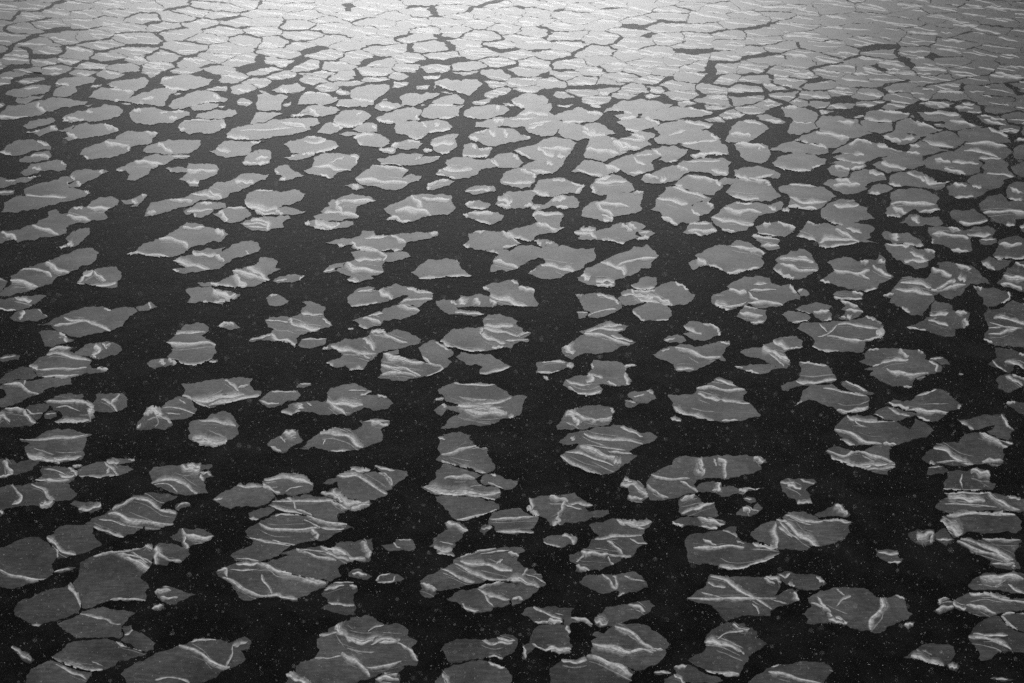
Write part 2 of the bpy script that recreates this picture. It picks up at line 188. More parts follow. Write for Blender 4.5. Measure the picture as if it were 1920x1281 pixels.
f white streaked scrap on the bottom edge right of the crowned floe;890,1250 960,1210 1050,1165 1110,1165 1065,1210 1075,1275 1060,1340 900,1340;60 895,1262 980,1245 1070,1265;25 960,1215 1010,1225 1060,1215
f long torn floe with white fold at its upper right;1385,1030 1430,985 1500,955 1570,950 1650,955 1700,965 1800,945 1870,915 1916,925 1960,960 1956,1000 1940,1030 1870,1080 1840,1110 1790,1085 1720,1085 1690,1105 1610,1105 1540,1130 1460,1135 1420,1075;45 1690,965 1770,990 1850,975 1920,985;35 1800,940 1860,965 1940,970;30 1740,1085 1800,1090 1845,1105
f dark floe cut by the bottom edge below the long torn floe;1380,1230 1430,1170 1480,1145 1560,1135 1620,1112 1690,1112 1740,1125 1800,1150 1870,1170 1916,1230 1900,1290 1800,1350 1320,1350 1340,1270;45 1395,1215 1430,1260 1450,1300;45 1740,1130 1800,1150 1860,1170
@ 0 640 3.992
f long low floe with a white L shaped seam near the left edge of the photo;-40,350 20,325 100,300 180,292 280,290 400,275 530,275 530,310 540,325 450,335 370,350 300,395 240,410 180,440 100,480 0,490 -60,480 -40,440 0,435 50,400 40,375 20,360;30 30,325 130,320 180,350 230,385 290,400;14 190,295 180,330
f big floe with two thin level seams and a white peaked crest;220,185 250,170 300,120 350,105 390,60 440,40 500,40 550,50 520,75 560,100 640,125 690,150 670,180 690,210 650,235 600,255 560,265 440,275 340,270 280,260 270,235;40 350,105 400,90 480,100 560,125 680,150;45 370,75 430,50 530,55;22 285,215 400,212 560,208 650,200;30 285,270 400,268 500,263 590,258;40 215,190 250,195 285,215
f plain dark strip floe left of the twice seamed floe;0,290 40,245 110,215 200,195 240,205 270,250 280,262 250,285 180,288 100,295 20,320 -20,310;20 250,200 290,255
f oval floe with a bright frosty burst in its middle;555,95 600,60 680,15 720,20 760,10 830,10 880,25 915,70 880,100 800,120 740,140 690,120 620,110;75 700,50 740,60 700,110;50 690,100 715,130;28 770,15 800,60;20 790,40 830,20
f small ragged crumb below the frosty burst floe;645,210 700,205 760,190 815,215 770,235 690,245 650,238;30 730,200 760,210 810,215
f round floe marked with a pale Y;715,400 760,395 860,395 920,395 960,440 955,490 900,520 840,535 760,530 690,520 690,470 720,440;32 760,435 820,460 880,528;35 900,400 850,450 830,475
f floe bounded by white bars above and below with a bright right end;330,450 400,430 440,405 520,390 610,395 630,415 600,435 660,450 700,490 700,560 680,600 560,615 420,615 410,600 500,580 470,560 450,530 400,520 390,490 350,470;40 350,460 400,450 520,455 620,455 680,480;75 660,460 690,520 655,530;60 410,605 500,602 600,600 670,595;12 420,500 500,490 600,530
f plain floe wedged between two seamed floes;190,505 240,480 330,465 370,480 360,510 320,535 300,580 240,580 220,540;16 200,510 240,545 320,540
f tiny dark chip in the notch of the barred floe;335,545 380,520 420,535 425,565 380,585 335,580;12 340,550 420,540
f wide floe with two white diagonal legs at the left edge;-60,570 0,545 40,500 110,500 180,505 220,560 270,605 240,635 150,640 40,645 -60,645;45 40,510 110,505 180,515;50 180,515 215,570 265,620;45 -20,560 30,560 75,610;50 -40,600 0,570 25,555
f large pale grey floe with a bold white sill along its base;145,735 250,735 300,705 370,670 430,655 500,660 600,680 640,695 690,700 650,720 640,780 620,820 635,845 610,890 520,900 470,905 430,925 380,905 280,895 215,880 190,820 185,790 230,765 165,755;80 205,840 260,870 330,880 400,895 450,912;50 400,880 500,882 612,868;28 150,738 300,738 450,725 560,718 660,705
f dim floe at the left edge with a thick white bar across it;-60,900 20,880 110,895 125,920 140,910 200,895 240,890 300,895 250,940 240,965 170,985 100,1000 40,1025 -20,1020 -60,990;60 30,895 60,950 95,1000;30 -10,1020 80,1005
f floe with a fan of fine veins and a white lower edge;265,1040 320,1000 300,970 320,945 420,935 500,950 540,945 585,1000 550,1040 510,1065 420,1060 330,1048;45 265,1042 380,1048 520,1045;45 510,950 550,970 580,1010;30 440,1000 500,1020 560,1005;14 330,960 420,970 500,1010
f slim floe crossed by a pale X with a splinter on top;585,960 640,935 720,905 790,905 810,890 880,880 1010,885 1000,905 940,912 880,925 870,935 960,935 1000,960 960,985 890,1005 800,1010 760,1025 680,1015 590,1010;35 780,910 830,945 885,1005;35 820,945 800,1005;45 800,905 850,910 890,915;25 590,1013 680,1015 760,1020 890,1005;25 960,885 1010,895
f scrap of pale ice in the gap above the slim X marked floe;540,935 590,925 620,935 580,948;25 545,937 610,932
f dark floe crossed by two wandering white lines;-60,1090 80,1075 220,1065 330,1050 420,1060 500,1065 540,1110 580,1145 540,1185 470,1195 410,1200 380,1240 300,1250 290,1235 250,1225 170,1235 100,1245 40,1260 -60,1260;40 85,1080 125,1125 160,1165 130,1210 90,1225;42 235,1075 320,1105 360,1160 410,1195;70 300,1235 350,1228 400,1205
f small stubby floe with a rolled white lower rim;525,1220 560,1195 640,1210 720,1205 760,1215 760,1255 700,1280 600,1288 585,1250;55 590,1262 660,1258 725,1240 752,1215
f dusky chip at the left edge below the wandering line floe;-40,1245 20,1255 40,1290 10,1310 -40,1310;30 0,1270 25,1290
f tall dark floe cap with pale wings and a rounded bottom;1245,10 1330,-70 1390,-125 1470,-140 1560,-105 1550,-65 1510,-40 1610,20 1620,90 1560,140 1500,170 1440,182 1350,160 1290,130 1250,120 1290,75 1290,40;45 1240,10 1330,28 1450,20 1560,15 1615,30;25 1240,-45 1330,-55 1440,-65 1540,-65;35 1260,128 1330,155 1420,178 1500,172 1590,128
f frosty knob left of the round bottomed floe;1100,170 1150,140 1220,130 1260,130 1310,150 1320,175 1260,185 1200,195 1160,210 1120,195;55 1200,140 1230,180;50 1260,135 1320,170
f small pebble off the right foot of the round bottomed floe;1565,150 1590,135 1630,140 1630,155 1590,165;20 1565,155 1625,160
f long floe with a broad white rope of ice along its front;1355,320 1430,320 1540,295 1680,285 1800,270 1890,280 1870,330 1900,370 1956,375 1950,410 1880,425 1800,440 1690,465 1570,498 1480,470 1440,440 1370,410 1390,365 1370,340;45 1360,412 1430,435 1470,470 1560,492;80 1430,440 1540,440 1640,420 1740,405 1830,408;60 1560,480 1680,450 1800,432 1940,405;28 1685,292 1730,320 1790,375;22 1860,330 1780,350
f half moon floe with fine dark scratches;1215,490 1260,450 1330,415 1400,420 1440,455 1475,520 1440,560 1380,585 1290,590 1230,575 1200,530;14 1220,500 1320,500 1460,545;12 1240,540 1350,550;14 1340,440 1390,470
f ragged toothed floe with a white knuckle on top;1020,660 1040,600 1080,560 1090,520 1140,490 1190,500 1210,545 1270,590 1295,630 1260,640 1240,665 1190,655 1150,650 1100,665;90 1090,530 1150,510 1200,540 1180,575;35 1190,560 1240,580 1285,615;30 1070,550 1130,540;20 1025,655 1060,620
f rounded floe with a shining tattered skirt;1415,620 1480,590 1560,570 1590,545 1680,525 1730,540 1760,590 1790,640 1785,700 1740,735 1700,745 1690,770 1600,795 1520,775 1440,745 1410,725 1430,690;45 1495,595 1600,600 1690,615 1765,635;90 1440,735 1530,720 1560,745 1700,745;60 1450,745 1540,770 1620,780 1690,765
f rounded floe holding a white arch with its right end forked;1115,985 1150,945 1240,935 1330,935 1370,925 1440,915 1590,925 1590,945 1520,965 1500,980 1560,975 1600,1015 1540,1025 1525,1060 1560,1140 1480,1145 1390,1158 1320,1145 1250,1115 1140,1070 1130,1020;45 1130,1065 1220,1042 1310,1035 1380,1065 1430,1115 1480,1140;90 1350,940 1420,965 1500,965;70 1400,925 1460,930 1500,950;40 1500,990 1550,985 1580,1010;40 1500,1000 1525,1050;14 1150,1080 1250,1070 1330,1130
f small plain slip beside the large torn floe's right tip;1315,1230 1360,1205 1420,1210 1425,1235 1370,1245 1340,1270 1315,1260;16 1320,1250 1370,1215 1420,1220
@ 440 480 3.992
f sail shaped floe with a thin bright lower edge;1320,125 1370,80 1450,25 1530,30 1580,20 1640,30 1680,65 1730,120 1775,150 1640,155 1510,165 1390,172;22 1380,168 1500,165 1640,155 1770,148;45 1660,40 1690,30
f smooth spindle floe floating alone beneath the left ridge cluster;235,320 260,295 320,292 370,315 405,340 370,365 310,380 260,370;16 262,298 320,292
f lozenge floe stepped by two white benches;230,490 260,460 340,455 430,460 500,430 510,390 540,370 495,350 530,340 600,355 680,385 665,430 690,490 735,525 660,545 580,565 500,590 460,620 470,650 450,690 420,650 360,640 280,640 200,630 100,640 130,615 200,600 270,580 300,545 250,535;55 415,510 480,520 560,545 640,550;55 270,590 320,630 400,645 450,675;28 500,430 570,440 660,442;50 415,470 425,510;25 660,470 720,520;14 230,485 330,490 400,500;25 110,635 200,612 270,590
f flat oval floe right of the stepped lozenge floe;475,670 500,630 560,615 640,620 690,615 670,665 610,685 520,690;16 500,625 600,625 680,622
f smooth floe with a short bright notch under the sail shaped floe;845,310 880,285 940,240 1000,228 1050,240 1030,265 1080,260 1120,245 1210,208 1280,230 1370,262 1490,280 1480,325 1430,350 1370,385 1300,370 1220,360 1260,330 1310,300 1200,320 1130,345 1040,355 960,375 880,385 845,350;55 1080,260 1120,285 1185,320;28 1290,240 1370,265 1480,282;22 1220,348 1330,328 1480,325;16 920,270 1000,262 1060,255;25 870,380 980,370 1070,350
f slanted floe with a pale streak toward each end;880,485 960,460 1010,450 1100,420 1110,400 1180,375 1240,365 1330,385 1390,410 1340,445 1250,478 1180,475 1110,490 1090,525 1000,545 960,540 930,510;45 1215,365 1290,390 1385,412;40 960,465 1030,480 1095,505;28 930,520 960,545 1000,550;25 1000,450 1110,430
f bright sliver chip on open water left of a white ridged cluster;845,548 890,542 890,552 860,555;16 848,548 888,548
f wing shaped floe with white forked ridges at its centre;650,705 700,670 770,650 830,620 960,615 1010,590 1020,560 1100,555 1140,580 1220,550 1290,570 1400,625 1380,660 1290,680 1210,700 1110,715 1060,750 1000,790 970,850 880,860 830,820 760,840 690,800 730,780 780,770 820,740 770,700;55 720,680 800,700 900,715 1060,740;55 960,620 1010,650 1050,715;30 1110,580 1170,615 1290,655;55 1020,568 1080,565 1130,575;45 860,858 960,848;30 685,795 740,830;25 900,720 960,745 1010,775;45 700,690 660,705
f tapering floe with a white cross hatched middle;1110,745 1150,720 1220,700 1225,740 1180,745 1280,770 1400,800 1500,820 1570,840 1540,870 1440,905 1330,915 1210,935 1100,920 1070,910 1110,880 1090,850 1100,800;70 1110,740 1190,760 1290,790 1420,805;30 1095,822 1180,840 1270,850 1330,870 1390,905;30 1090,890 1170,880 1280,880 1360,905;20 1430,808 1560,840 1440,905;16 1170,845 1250,870 1340,890
f floe pair split by a tilted white beak;685,1030 720,990 800,970 900,955 960,985 1030,1020 980,1040 1100,1040 1150,1070 1190,1105 1150,1145 1080,1155 990,1140 970,1135 930,1160 840,1195 800,1180 700,1195 620,1185 570,1170 500,1165 430,1195 345,1165 400,1140 400,1120 470,1100 540,1090 620,1085 690,1090;75 690,1090 780,1100 880,1105 960,1125;45 690,1090 760,1140 840,1195;90 490,1105 480,1150;40 350,1165 430,1185 490,1160;40 940,1045 1025,1020;22 1070,1045 1140,1065;12 850,1010 980,1010;14 540,1100 580,1130
f small round shield floe with a pale chevron at its foot;180,1085 240,1035 280,1010 400,1020 470,1010 495,1045 470,1075 390,1090 320,1125 260,1140 210,1115;22 190,1085 260,1110 330,1105;18 280,1018 460,1020
f tiny flat chip above the pale chevron floe;460,990 500,955 570,955 575,970 520,990;14 490,960 570,960
@ 480 640 3.992
f little floe with a bright frosted hat;85,770 160,720 200,690 220,665 300,675 320,665 320,700 355,745 310,770 270,790 230,830 200,840 130,815;70 205,690 250,695 300,685;28 110,790 190,830;14 180,715 220,760
f hump backed floe with a bright curved spine;290,810 380,770 480,690 550,670 600,650 700,655 720,670 800,620 770,600 850,590 1005,600 990,640 930,660 950,740 880,770 800,800 760,815 620,830 520,815 440,790 370,812;80 480,690 580,680 680,710 750,755 800,800;50 860,600 920,620 990,635;16 770,598 900,598 1000,602;20 560,825 700,822;12 500,780 520,740
f large dark barrel floe wrapped by a dazzling white belt;1360,370 1420,335 1480,315 1600,325 1720,325 1790,330 1850,365 1910,410 1990,405 2030,415 2000,470 1990,530 1940,570 1890,580 1800,610 1700,632 1560,640 1460,650 1380,655 1430,600 1500,560 1530,540 1460,520 1430,510 1430,485 1500,490 1520,480 1420,450 1410,420;100 1520,480 1600,500 1700,510 1860,530;60 1560,520 1660,540 1790,545 1880,540;50 1440,465 1560,490 1700,470 1800,465 1910,420;22 1480,318 1600,327 1790,330;35 1890,575 1930,560;14 1600,480 1700,495 1850,500
f little block of ice with a white corner left of the belted floe;1330,520 1370,490 1410,470 1430,500 1400,550 1390,565;50 1400,460 1420,500
f tiny pale crumb on the belted floe's left shoulder;1340,440 1380,420 1410,425 1400,445 1350,450;18 1345,440 1405,430
@ 880 480 3.992
f round nosed plain floe in front of the feathery floe;-100,760 -60,720 30,740 90,735 160,740 200,775 320,830 240,860 150,885 80,888 75,860 100,830 60,812 0,820 -20,815;35 80,885 170,872 300,835
f blunt leaf floe with a white lower left edge;-380,690 -330,655 -270,630 -220,660 -120,720 -120,745 -160,765 -130,800 -180,840 -250,835 -300,810 -340,770;28 -350,755 -300,800 -250,830;20 -250,650 -150,710
f feathery floe of overlapping plates with white rims;-180,600 -110,545 -20,540 50,545 110,530 100,490 140,440 230,435 300,460 360,490 350,520 400,545 395,575 460,575 440,600 400,615 450,630 440,645 340,660 320,690 270,685 200,700 120,715 40,715 -60,700 -160,680 -220,640;45 110,520 200,530 330,520;40 110,545 220,565 300,580 380,610;50 90,590 170,625 270,660;45 -220,645 -140,680 -40,705 120,712;45 170,695 260,685;25 100,540 80,590;16 270,640 350,635 440,630;25 350,610 400,585 450,575
f small split floe with two frosted knobs;-250,340 -150,330 -110,340 -70,300 0,305 60,290 130,300 200,340 210,370 160,385 60,380 -50,385 -100,385 -80,405 0,410 120,435 60,450 -20,448 -170,430 -220,400;75 -60,315 -40,370;60 40,320 80,370;45 150,330 205,360;35 -110,425 0,430 110,435;30 -140,340 -90,370
f plump floe with a clean bright slash across its front;100,240 160,210 230,200 300,180 360,195 370,225 490,260 480,285 490,320 520,360 510,378 430,382 330,370 240,375 190,355 150,300 160,290;55 155,305 250,325 340,350 430,380;40 370,235 430,250 490,262;18 310,185 370,215;20 100,240 150,250
f floe overlapped by a thin pale line with a pointed left end;160,90 180,60 180,30 220,-10 130,-30 120,-60 230,-70 300,-30 370,-75 460,-80 530,-60 530,0 460,30 420,55 370,90 280,120 160,122;40 180,35 270,60 365,90;20 150,-35 220,-15
f broad floe with a bold white seam over its front;440,135 500,90 530,60 570,55 550,20 480,5 460,-20 560,-75 700,-80 850,-55 940,-60 950,0 930,40 860,75 800,115 740,130 680,170 560,175 500,160;45 540,62 640,80 720,100 790,115;16 440,130 500,95
f broad bright floe with a hooked seam and a knob at its front;805,165 850,140 870,95 960,60 1050,15 1130,-20 1230,-70 1330,-85 1380,-40 1420,0 1390,25 1360,90 1280,95 1230,140 1170,155 1090,185 1085,230 950,225 880,215 820,190;60 840,140 880,165 900,180;45 985,45 1070,75 1140,95 1170,145;22 1110,75 1220,35 1400,15;45 945,195 1010,185 1090,195;30 950,220 1085,228
f frosty rounded floe with a thin tail of brash to its left;690,690 750,660 800,620 860,585 820,570 880,560 950,525 1030,490 1100,515 1200,525 1150,565 1100,580 1160,610 1250,645 1200,670 1120,685 1020,725 930,735 830,740 770,780 720,755 690,720;40 860,590 960,590 1060,620 1200,670;40 870,580 950,545 1050,550 1150,555;28 960,540 1060,525 1140,520;90 710,660 750,700 780,740;25 1060,600 1130,620 1230,645
f rounded floe below the small island floe;1220,405 1300,370 1380,350 1480,375 1510,410 1515,450 1480,485 1400,490 1310,490 1260,460;22 1225,415 1280,470 1310,488;16 1400,485 1490,480
f floe of white swirls joined to a rounded right end;1110,320 1140,300 1130,280 1210,250 1240,260 1340,265 1390,245 1440,215 1540,195 1590,215 1640,260 1660,285 1690,290 1660,345 1610,370 1520,375 1470,370 1360,345 1310,345 1240,370 1170,378 1130,350;55 1215,250 1250,290 1330,305 1400,310;50 1260,320 1340,340 1450,360 1520,372;45 1380,305 1440,335 1510,365;30 1540,200 1600,225 1640,260;16 1140,300 1200,290 1250,290;25 1230,265 1330,270 1390,262
f small island floe cupped by a white line;1210,215 1270,190 1275,170 1320,155 1400,165 1405,210 1390,240 1330,252 1260,250 1225,235;32 1210,225 1250,248 1330,250 1385,240
f rounded floe with a bright back fringe left of the swirl floe;790,290 870,290 950,280 1000,290 1080,300 1130,345 1140,395 1090,425 1010,455 960,470 890,460 910,425 860,410 840,370 825,335;35 955,285 1020,305 1095,330;25 790,290 860,285;14 880,450 1000,410 1100,400;25 1095,330 1115,370
f dim sunken plate under the bright fringed floe;800,420 870,420 890,430 870,465 820,470;10 805,425 885,425
f plump floe with a bright notch on its brow;1600,525 1650,490 1720,495 1750,512 1800,510 1860,545 1880,570 1870,600 1820,610 1760,640 1680,635 1640,610 1600,585 1650,570;28 1750,512 1820,520 1870,560;28 1605,530 1680,570 1740,590;30 1860,550 1875,600
f small flat floe just left of the brow notched floe;1455,635 1490,600 1560,590 1600,605 1625,640 1580,655 1500,655;20 1460,638 1540,620
f big almond floe with a hairline crest and tattered tail;1370,740 1430,705 1550,680 1580,660 1690,685 1740,680 1800,660 1870,640 1950,645 1950,670 1920,690 1890,745 1920,790 1880,785 1860,770 1810,805 1760,830 1680,860 1560,868 1540,850 1530,815 1450,780;45 1540,685 1640,715 1720,745 1790,770 1880,755;35 1545,855 1600,845 1680,850;16 1440,715 1500,700;30 1880,640 1950,665
f lens floe edged with a frosted rim;500,800 560,790 640,790 710,790 790,825 770,850 720,840 660,865 600,885 500,880 510,850;35 545,800 630,790 720,800;70 730,815 780,830;25 510,870 600,880 680,865
f tiny pale chip under the frosted rim lens floe;550,905 580,900 600,930 575,930;40 555,908 598,928
f rounded saucer floe with a white keel;700,970 720,930 800,900 880,895 920,890 960,900 1020,920 1020,960 960,965 1000,1000 980,1030 900,1045 820,1035 740,1000;45 740,985 810,1030 900,1043 990,1015;28 720,935 800,960 900,968;60 880,900 920,915 880,955
f hide shaped floe with an outstretched right paw;880,885 920,850 910,810 930,780 1000,790 1100,790 1160,820 1230,810 1255,825 1180,840 1165,870 1190,910 1220,940 1190,970 1120,980 1060,975 1000,960 960,905;45 1165,875 1180,930 1190,970;30 1160,830 1240,820;35 1030,945 1100,975;25 890,885 1000,920;25 915,810 925,850
f dull rough floe with two faint crests;1180,1045 1210,1020 1290,1020 1360,1000 1380,1040 1400,1070 1340,1105 1260,1105 1230,1085;28 1330,1005 1375,1035;14 1230,1060 1310,1040
f faint sunken plate below the dull rough floe;1160,1080 1230,1090 1270,1110 1210,1140 1170,1130;10 1170,1085 1250,1105
f low floe with a huge white triangular facet;650,1275 690,1220 720,1160 790,1150 850,1130 940,1122 1070,1140 1085,1180 1060,1230 1040,1270 980,1275 870,1300 740,1300 660,1305;120 735,1160 790,1200 830,1260;50 770,1180 870,1220 950,1240;35 900,1225 1000,1230 1075,1210;30 1060,1140 1080,1180
@ 960 640 3.992
f stack of wrinkled plates with a bright diagonal streak;350,760 380,735 440,690 500,680 580,670 640,640 760,628 860,650 960,690 1060,700 1090,720 1060,750 1000,770 960,785 900,810 880,825 940,860 900,890 840,920 780,970 680,1005 600,985 480,940 390,905 360,860 400,830 470,810 500,770 420,780;80 510,780 590,820 680,855 760,885 820,915;45 365,860 430,905 540,960 670,1003;40 540,690 600,725 730,735 860,745 980,770;30 810,645 900,680 980,720;75 760,900 820,905;50 440,720 470,745;25 400,830 520,845 640,890 760,935;14 560,780 700,800 850,820;20 720,830 820,840 920,850
f peaked floe with a folded top and hard white left keel;1165,410 1260,405 1370,390 1380,360 1440,335 1510,305 1520,280 1570,275 1640,310 1740,360 1760,385 1730,410 1730,440 1780,470 1830,520 1860,560 1800,570 1730,595 1640,600 1500,595 1420,580 1320,555 1240,535 1215,510 1205,465;55 1210,490 1250,525 1340,550 1430,580 1510,595;50 1390,395 1480,425 1560,440;30 1560,440 1650,455 1780,470;40 1380,355 1470,345 1540,360 1650,370 1740,365;28 1525,285 1600,310 1700,345;22 1570,598 1690,595
f tiny bright flake left of the peaked floe;1180,580 1220,565 1270,585 1260,605 1220,600;30 1185,580 1265,600
f long ragged floe with two frost scars standing on its back;1010,1050 1040,1000 1110,960 1200,930 1210,890 1290,860 1390,880 1440,870 1560,860 1700,855 1790,865 1860,870 1910,910 1860,930 1870,960 1810,990 1700,1020 1590,1035 1450,1025 1380,1040 1360,1080 1400,1130 1320,1140 1260,1165 1200,1180 1100,1190 1030,1190 1000,1140;90 1420,880 1400,960 1440,1000;55 1540,880 1590,920 1590,1030;65 1810,870 1850,890 1870,920;35 1010,1080 1060,1120 1110,1155 1170,1180;25 1040,1000 1120,1030 1230,1035 1330,1030;25 1260,1050 1330,1090 1390,1130;20 1510,880 1530,940;25 1400,920 1430,980
f torn frothy scrap left of the twice scarred floe;805,1090 830,1060 840,1010 890,1040 960,1070 1000,1115 1040,1150 1000,1185 970,1210 900,1200 860,1180 880,1140 870,1100;70 815,1085 880,1065 940,1090 990,1140;60 990,1130 1010,1175;40 860,1165 920,1175 980,1185;50 840,1030 900,1060
@ 1320 480 3.992
f broad floe with fine inner outlines and a white front lip;55,330 70,290 190,250 170,230 240,190 300,155 400,150 490,165 510,210 580,230 640,215 680,270 720,300 720,330 690,320 600,360 540,385 440,395 370,380 340,355 260,380 190,410 130,390 65,365;70 80,360 150,380 190,405;40 190,250 260,270 320,275;20 330,270 370,320 420,340;40 330,355 430,350 530,355 590,375;18 370,215 480,210;16 340,260 430,258 540,255;35 640,220 690,285;20 130,380 230,380 320,350
f small floe with a triple white step below the inner outlined floe;240,455 270,415 300,375 360,390 470,405 470,470 440,510 370,520 340,490 280,470;45 265,430 330,440 440,455;35 350,505 450,490;20 300,380 400,395
f rounded pebble floe between two pale floes;695,265 720,245 760,255 790,290 770,305 720,300;14 700,270 740,250
f knotted floe with white bars on its shoulders;515,95 560,55 530,35 570,5 650,-40 740,-30 790,0 830,45 860,100 800,130 760,165 680,180 600,165 560,130;40 570,55 640,75 700,110 850,105;28 580,25 680,30 820,45;50 590,160 650,175;25 520,100 590,140;20 700,10 780,20
f broad floe with a gentle white wave across its middle;870,185 920,155 980,120 960,80 920,50 1000,20 1100,15 1150,45 1220,30 1290,30 1310,-10 1360,30 1360,100 1420,160 1380,185 1310,210 1300,245 1220,270 1120,255 1000,230 910,205;30 970,110 1060,125 1160,135 1240,110;28 870,185 950,215;35 1260,75 1320,120 1400,160;20 1200,270 1290,245;50 1170,40 1230,50;16 1160,135 1240,180;40 1310,30 1350,60
f short brick shaped floe with a bright base;965,290 990,265 1080,265 1195,280 1190,330 1090,330 980,325;35 970,315 1060,325 1180,328;25 1110,270 1190,290
f oval floe with a cracked lower side among small floes;680,400 740,370 830,350 920,365 960,380 930,410 960,440 950,480 880,490 830,460 810,430 740,420;40 820,425 940,415;16 690,405 750,425 800,435;25 900,488 960,470
f little plate left of the cracked oval floe;580,440 620,420 700,420 760,430 800,465 770,490 700,505 640,495;20 660,503 790,485
f small stacked floe with bright slashes beside the cracked oval floe;1000,460 1050,440 1060,415 1020,405 1060,380 1010,335 1080,345 1150,380 1190,420 1160,455 1090,485 1040,480;30 1010,335 1080,355 1150,385;28 1060,405 1190,420;45 1070,445 1100,475;20 1000,450 1060,465
f wide white veined floe below three small floes;695,545 740,500 810,505 900,500 960,490 1080,490 1140,480 1210,450 1290,475 1340,540 1360,570 1330,610 1200,640 1190,720 1100,720 1010,715 940,725 860,705 810,680 830,640 810,610 770,585;32 920,600 1020,615 1110,635 1190,635;32 1000,515 1100,512 1200,535 1310,545;85 1290,560 1330,590 1290,620;22 1190,640 1320,610;35 1210,455 1280,480;22 810,680 900,715 1010,715;14 850,610 920,590 1000,520;14 860,510 930,580
f floe slashed by parallel white bands;270,720 350,690 440,685 520,650 520,630 580,610 690,600 740,640 740,685 640,705 600,720 620,765 650,800 620,845 540,840 470,800 380,765;70 435,690 500,720 560,750 640,795;60 515,640 580,670 640,700;30 640,700 740,688;20 490,730 560,790 600,830
f knife shaped floe below the parallel banded floe;225,830 300,825 440,815 520,815 550,845 490,870 420,888 330,865;35 310,860 410,885;16 230,830 290,840
f small floe between white bands top and bottom;710,800 790,795 860,815 930,825 970,890 990,920 980,940 860,960 740,970 690,940 720,900 730,850;50 690,940 780,950 860,945 990,925;35 715,800 790,800 920,825
f dull stub joined left of the white based small floe;575,975 620,950 690,935 740,965 680,985 630,1015 590,1010;16 690,935 740,965
f rounded floe with a bright bottom curl;735,1020 780,985 890,970 960,965 1000,1005 1080,1020 1220,1050 1240,1080 1220,1150 1120,1175 1030,1185 990,1160 960,1130 880,1110 800,1080 740,1090 670,1125 720,1090;55 995,1158 1060,1170 1160,1160 1230,1130;25 890,990 1000,1010 1100,1030 1220,1050;28 670,1120 740,1095
f wedge floe riding above the bright curled floe;1025,965 1060,935 1130,965 1200,1000 1275,1030 1240,1045 1150,1030 1070,1000;32 1060,940 1130,970 1220,1015
f little peak of ice behind the bright curled floe;900,975 950,960 990,985 1000,1003 960,1003;14 905,985 990,1003
f ringed floe with a smooth lens in its middle;1160,790 1210,770 1200,735 1230,705 1310,700 1410,690 1500,700 1600,705 1660,740 1650,780 1740,800 1780,850 1720,885 1650,900 1620,935 1580,910 1560,960 1480,980 1400,975 1310,935 1240,895 1270,860 1200,850 1270,830;50 1365,845 1420,875 1500,885 1580,895 1680,880;40 1320,815 1370,790 1450,780 1530,780;45 1460,700 1490,735 1530,760;40 1600,705 1650,735;25 1680,790 1740,820 1735,870;20 1230,708 1310,700;16 1320,815 1260,830
f frayed plate at the right end of the ringed floe;1680,790 1710,765 1770,755 1820,780 1840,815 1780,820 1750,800;16 1690,775 1790,765
f small crumb below the ringed floe;1480,975 1550,975 1560,988 1510,990;20 1485,978 1555,985
f many armed broad floe with crossing white lines;1340,300 1400,270 1430,230 1460,190 1530,155 1580,170 1670,165 1700,130 1700,90 1760,95 1750,50 1820,45 1900,70 2000,75 2050,110 2110,170 2140,210 2050,215 1990,205 1950,250 1920,300 1850,325 1790,305 1760,280 1720,300 1720,340 1680,390 1640,430 1640,450 1600,440 1550,445 1510,420 1480,390 1390,350 1400,315;40 1430,255 1530,258 1620,270 1710,300;40 1470,205 1570,195 1650,220 1700,245;32 1700,250 1740,262 1830,240 1960,215;45 1705,95 1770,120 1850,160;28 1880,65 1960,90 2000,100;30 1740,255 1850,195 1880,200;28 1480,385 1540,430;22 1340,300 1420,285;50 1900,165 1960,185
f tattered floe with a white crest at its right end;1515,535 1580,520 1640,490 1690,460 1700,400 1720,335 1790,350 1860,375 1860,410 1950,410 1990,430 1980,470 1985,520 1950,535 1880,545 1880,600 1780,600 1700,580 1650,560 1580,550;40 1690,450 1750,440 1830,430;35 1680,480 1750,500 1830,525;70 1950,470 1960,510 1980,520;50 1880,425 1970,430;22 1520,535 1590,550 1660,560
@ 1600 480 3.992
f wide floe at the right edge under the dark lead with fine banding;980,430 1010,410 1090,400 1150,355 1280,355 1360,360 1360,690 1280,685 1150,670 1020,655 975,620 980,580 1010,560 1000,500;45 1050,462 1150,468 1210,490 1300,510;28 1010,590 1090,585 1160,560 1230,545;14 1010,545 1120,535 1270,545;12 1020,500 1150,540;25 975,625 1040,655
f jewel shaped dark floe with a pale right edge;895,225 960,240 1080,250 1160,270 1170,320 1130,350 1070,375 1000,385 970,360 970,310 920,260;25 1165,270 1170,320 1110,360;60 900,222 980,228
f dark shelf floe with a white split near the right edge;1060,690 1150,700 1280,730 1360,740 1360,860 1270,850 1200,810 1200,850 1180,870 1150,880 1110,850 1010,810 1040,780 1070,770;45 1130,795 1200,800 1240,820 1280,845;14 1040,785 1080,830 1150,870;28 1240,735 1300,750
f drop shaped dark floe with parallel pale ribs near the right edge;1065,930 1090,905 1140,890 1200,890 1300,920 1360,940 1360,965 1270,975 1210,1000 1150,1025 1090,990;40 1140,900 1200,930 1270,970;30 1190,890 1260,915 1330,935
f dark beak floe cut by the right edge;1140,1105 1190,1090 1260,1100 1360,1130 1360,1210 1280,1200 1220,1160 1170,1130;30 1145,1105 1210,1095
f tiny white fleck alone on the dark lead;785,885 805,880 825,888 800,896;14 790,888 820,888
@ 1440 640 3.992
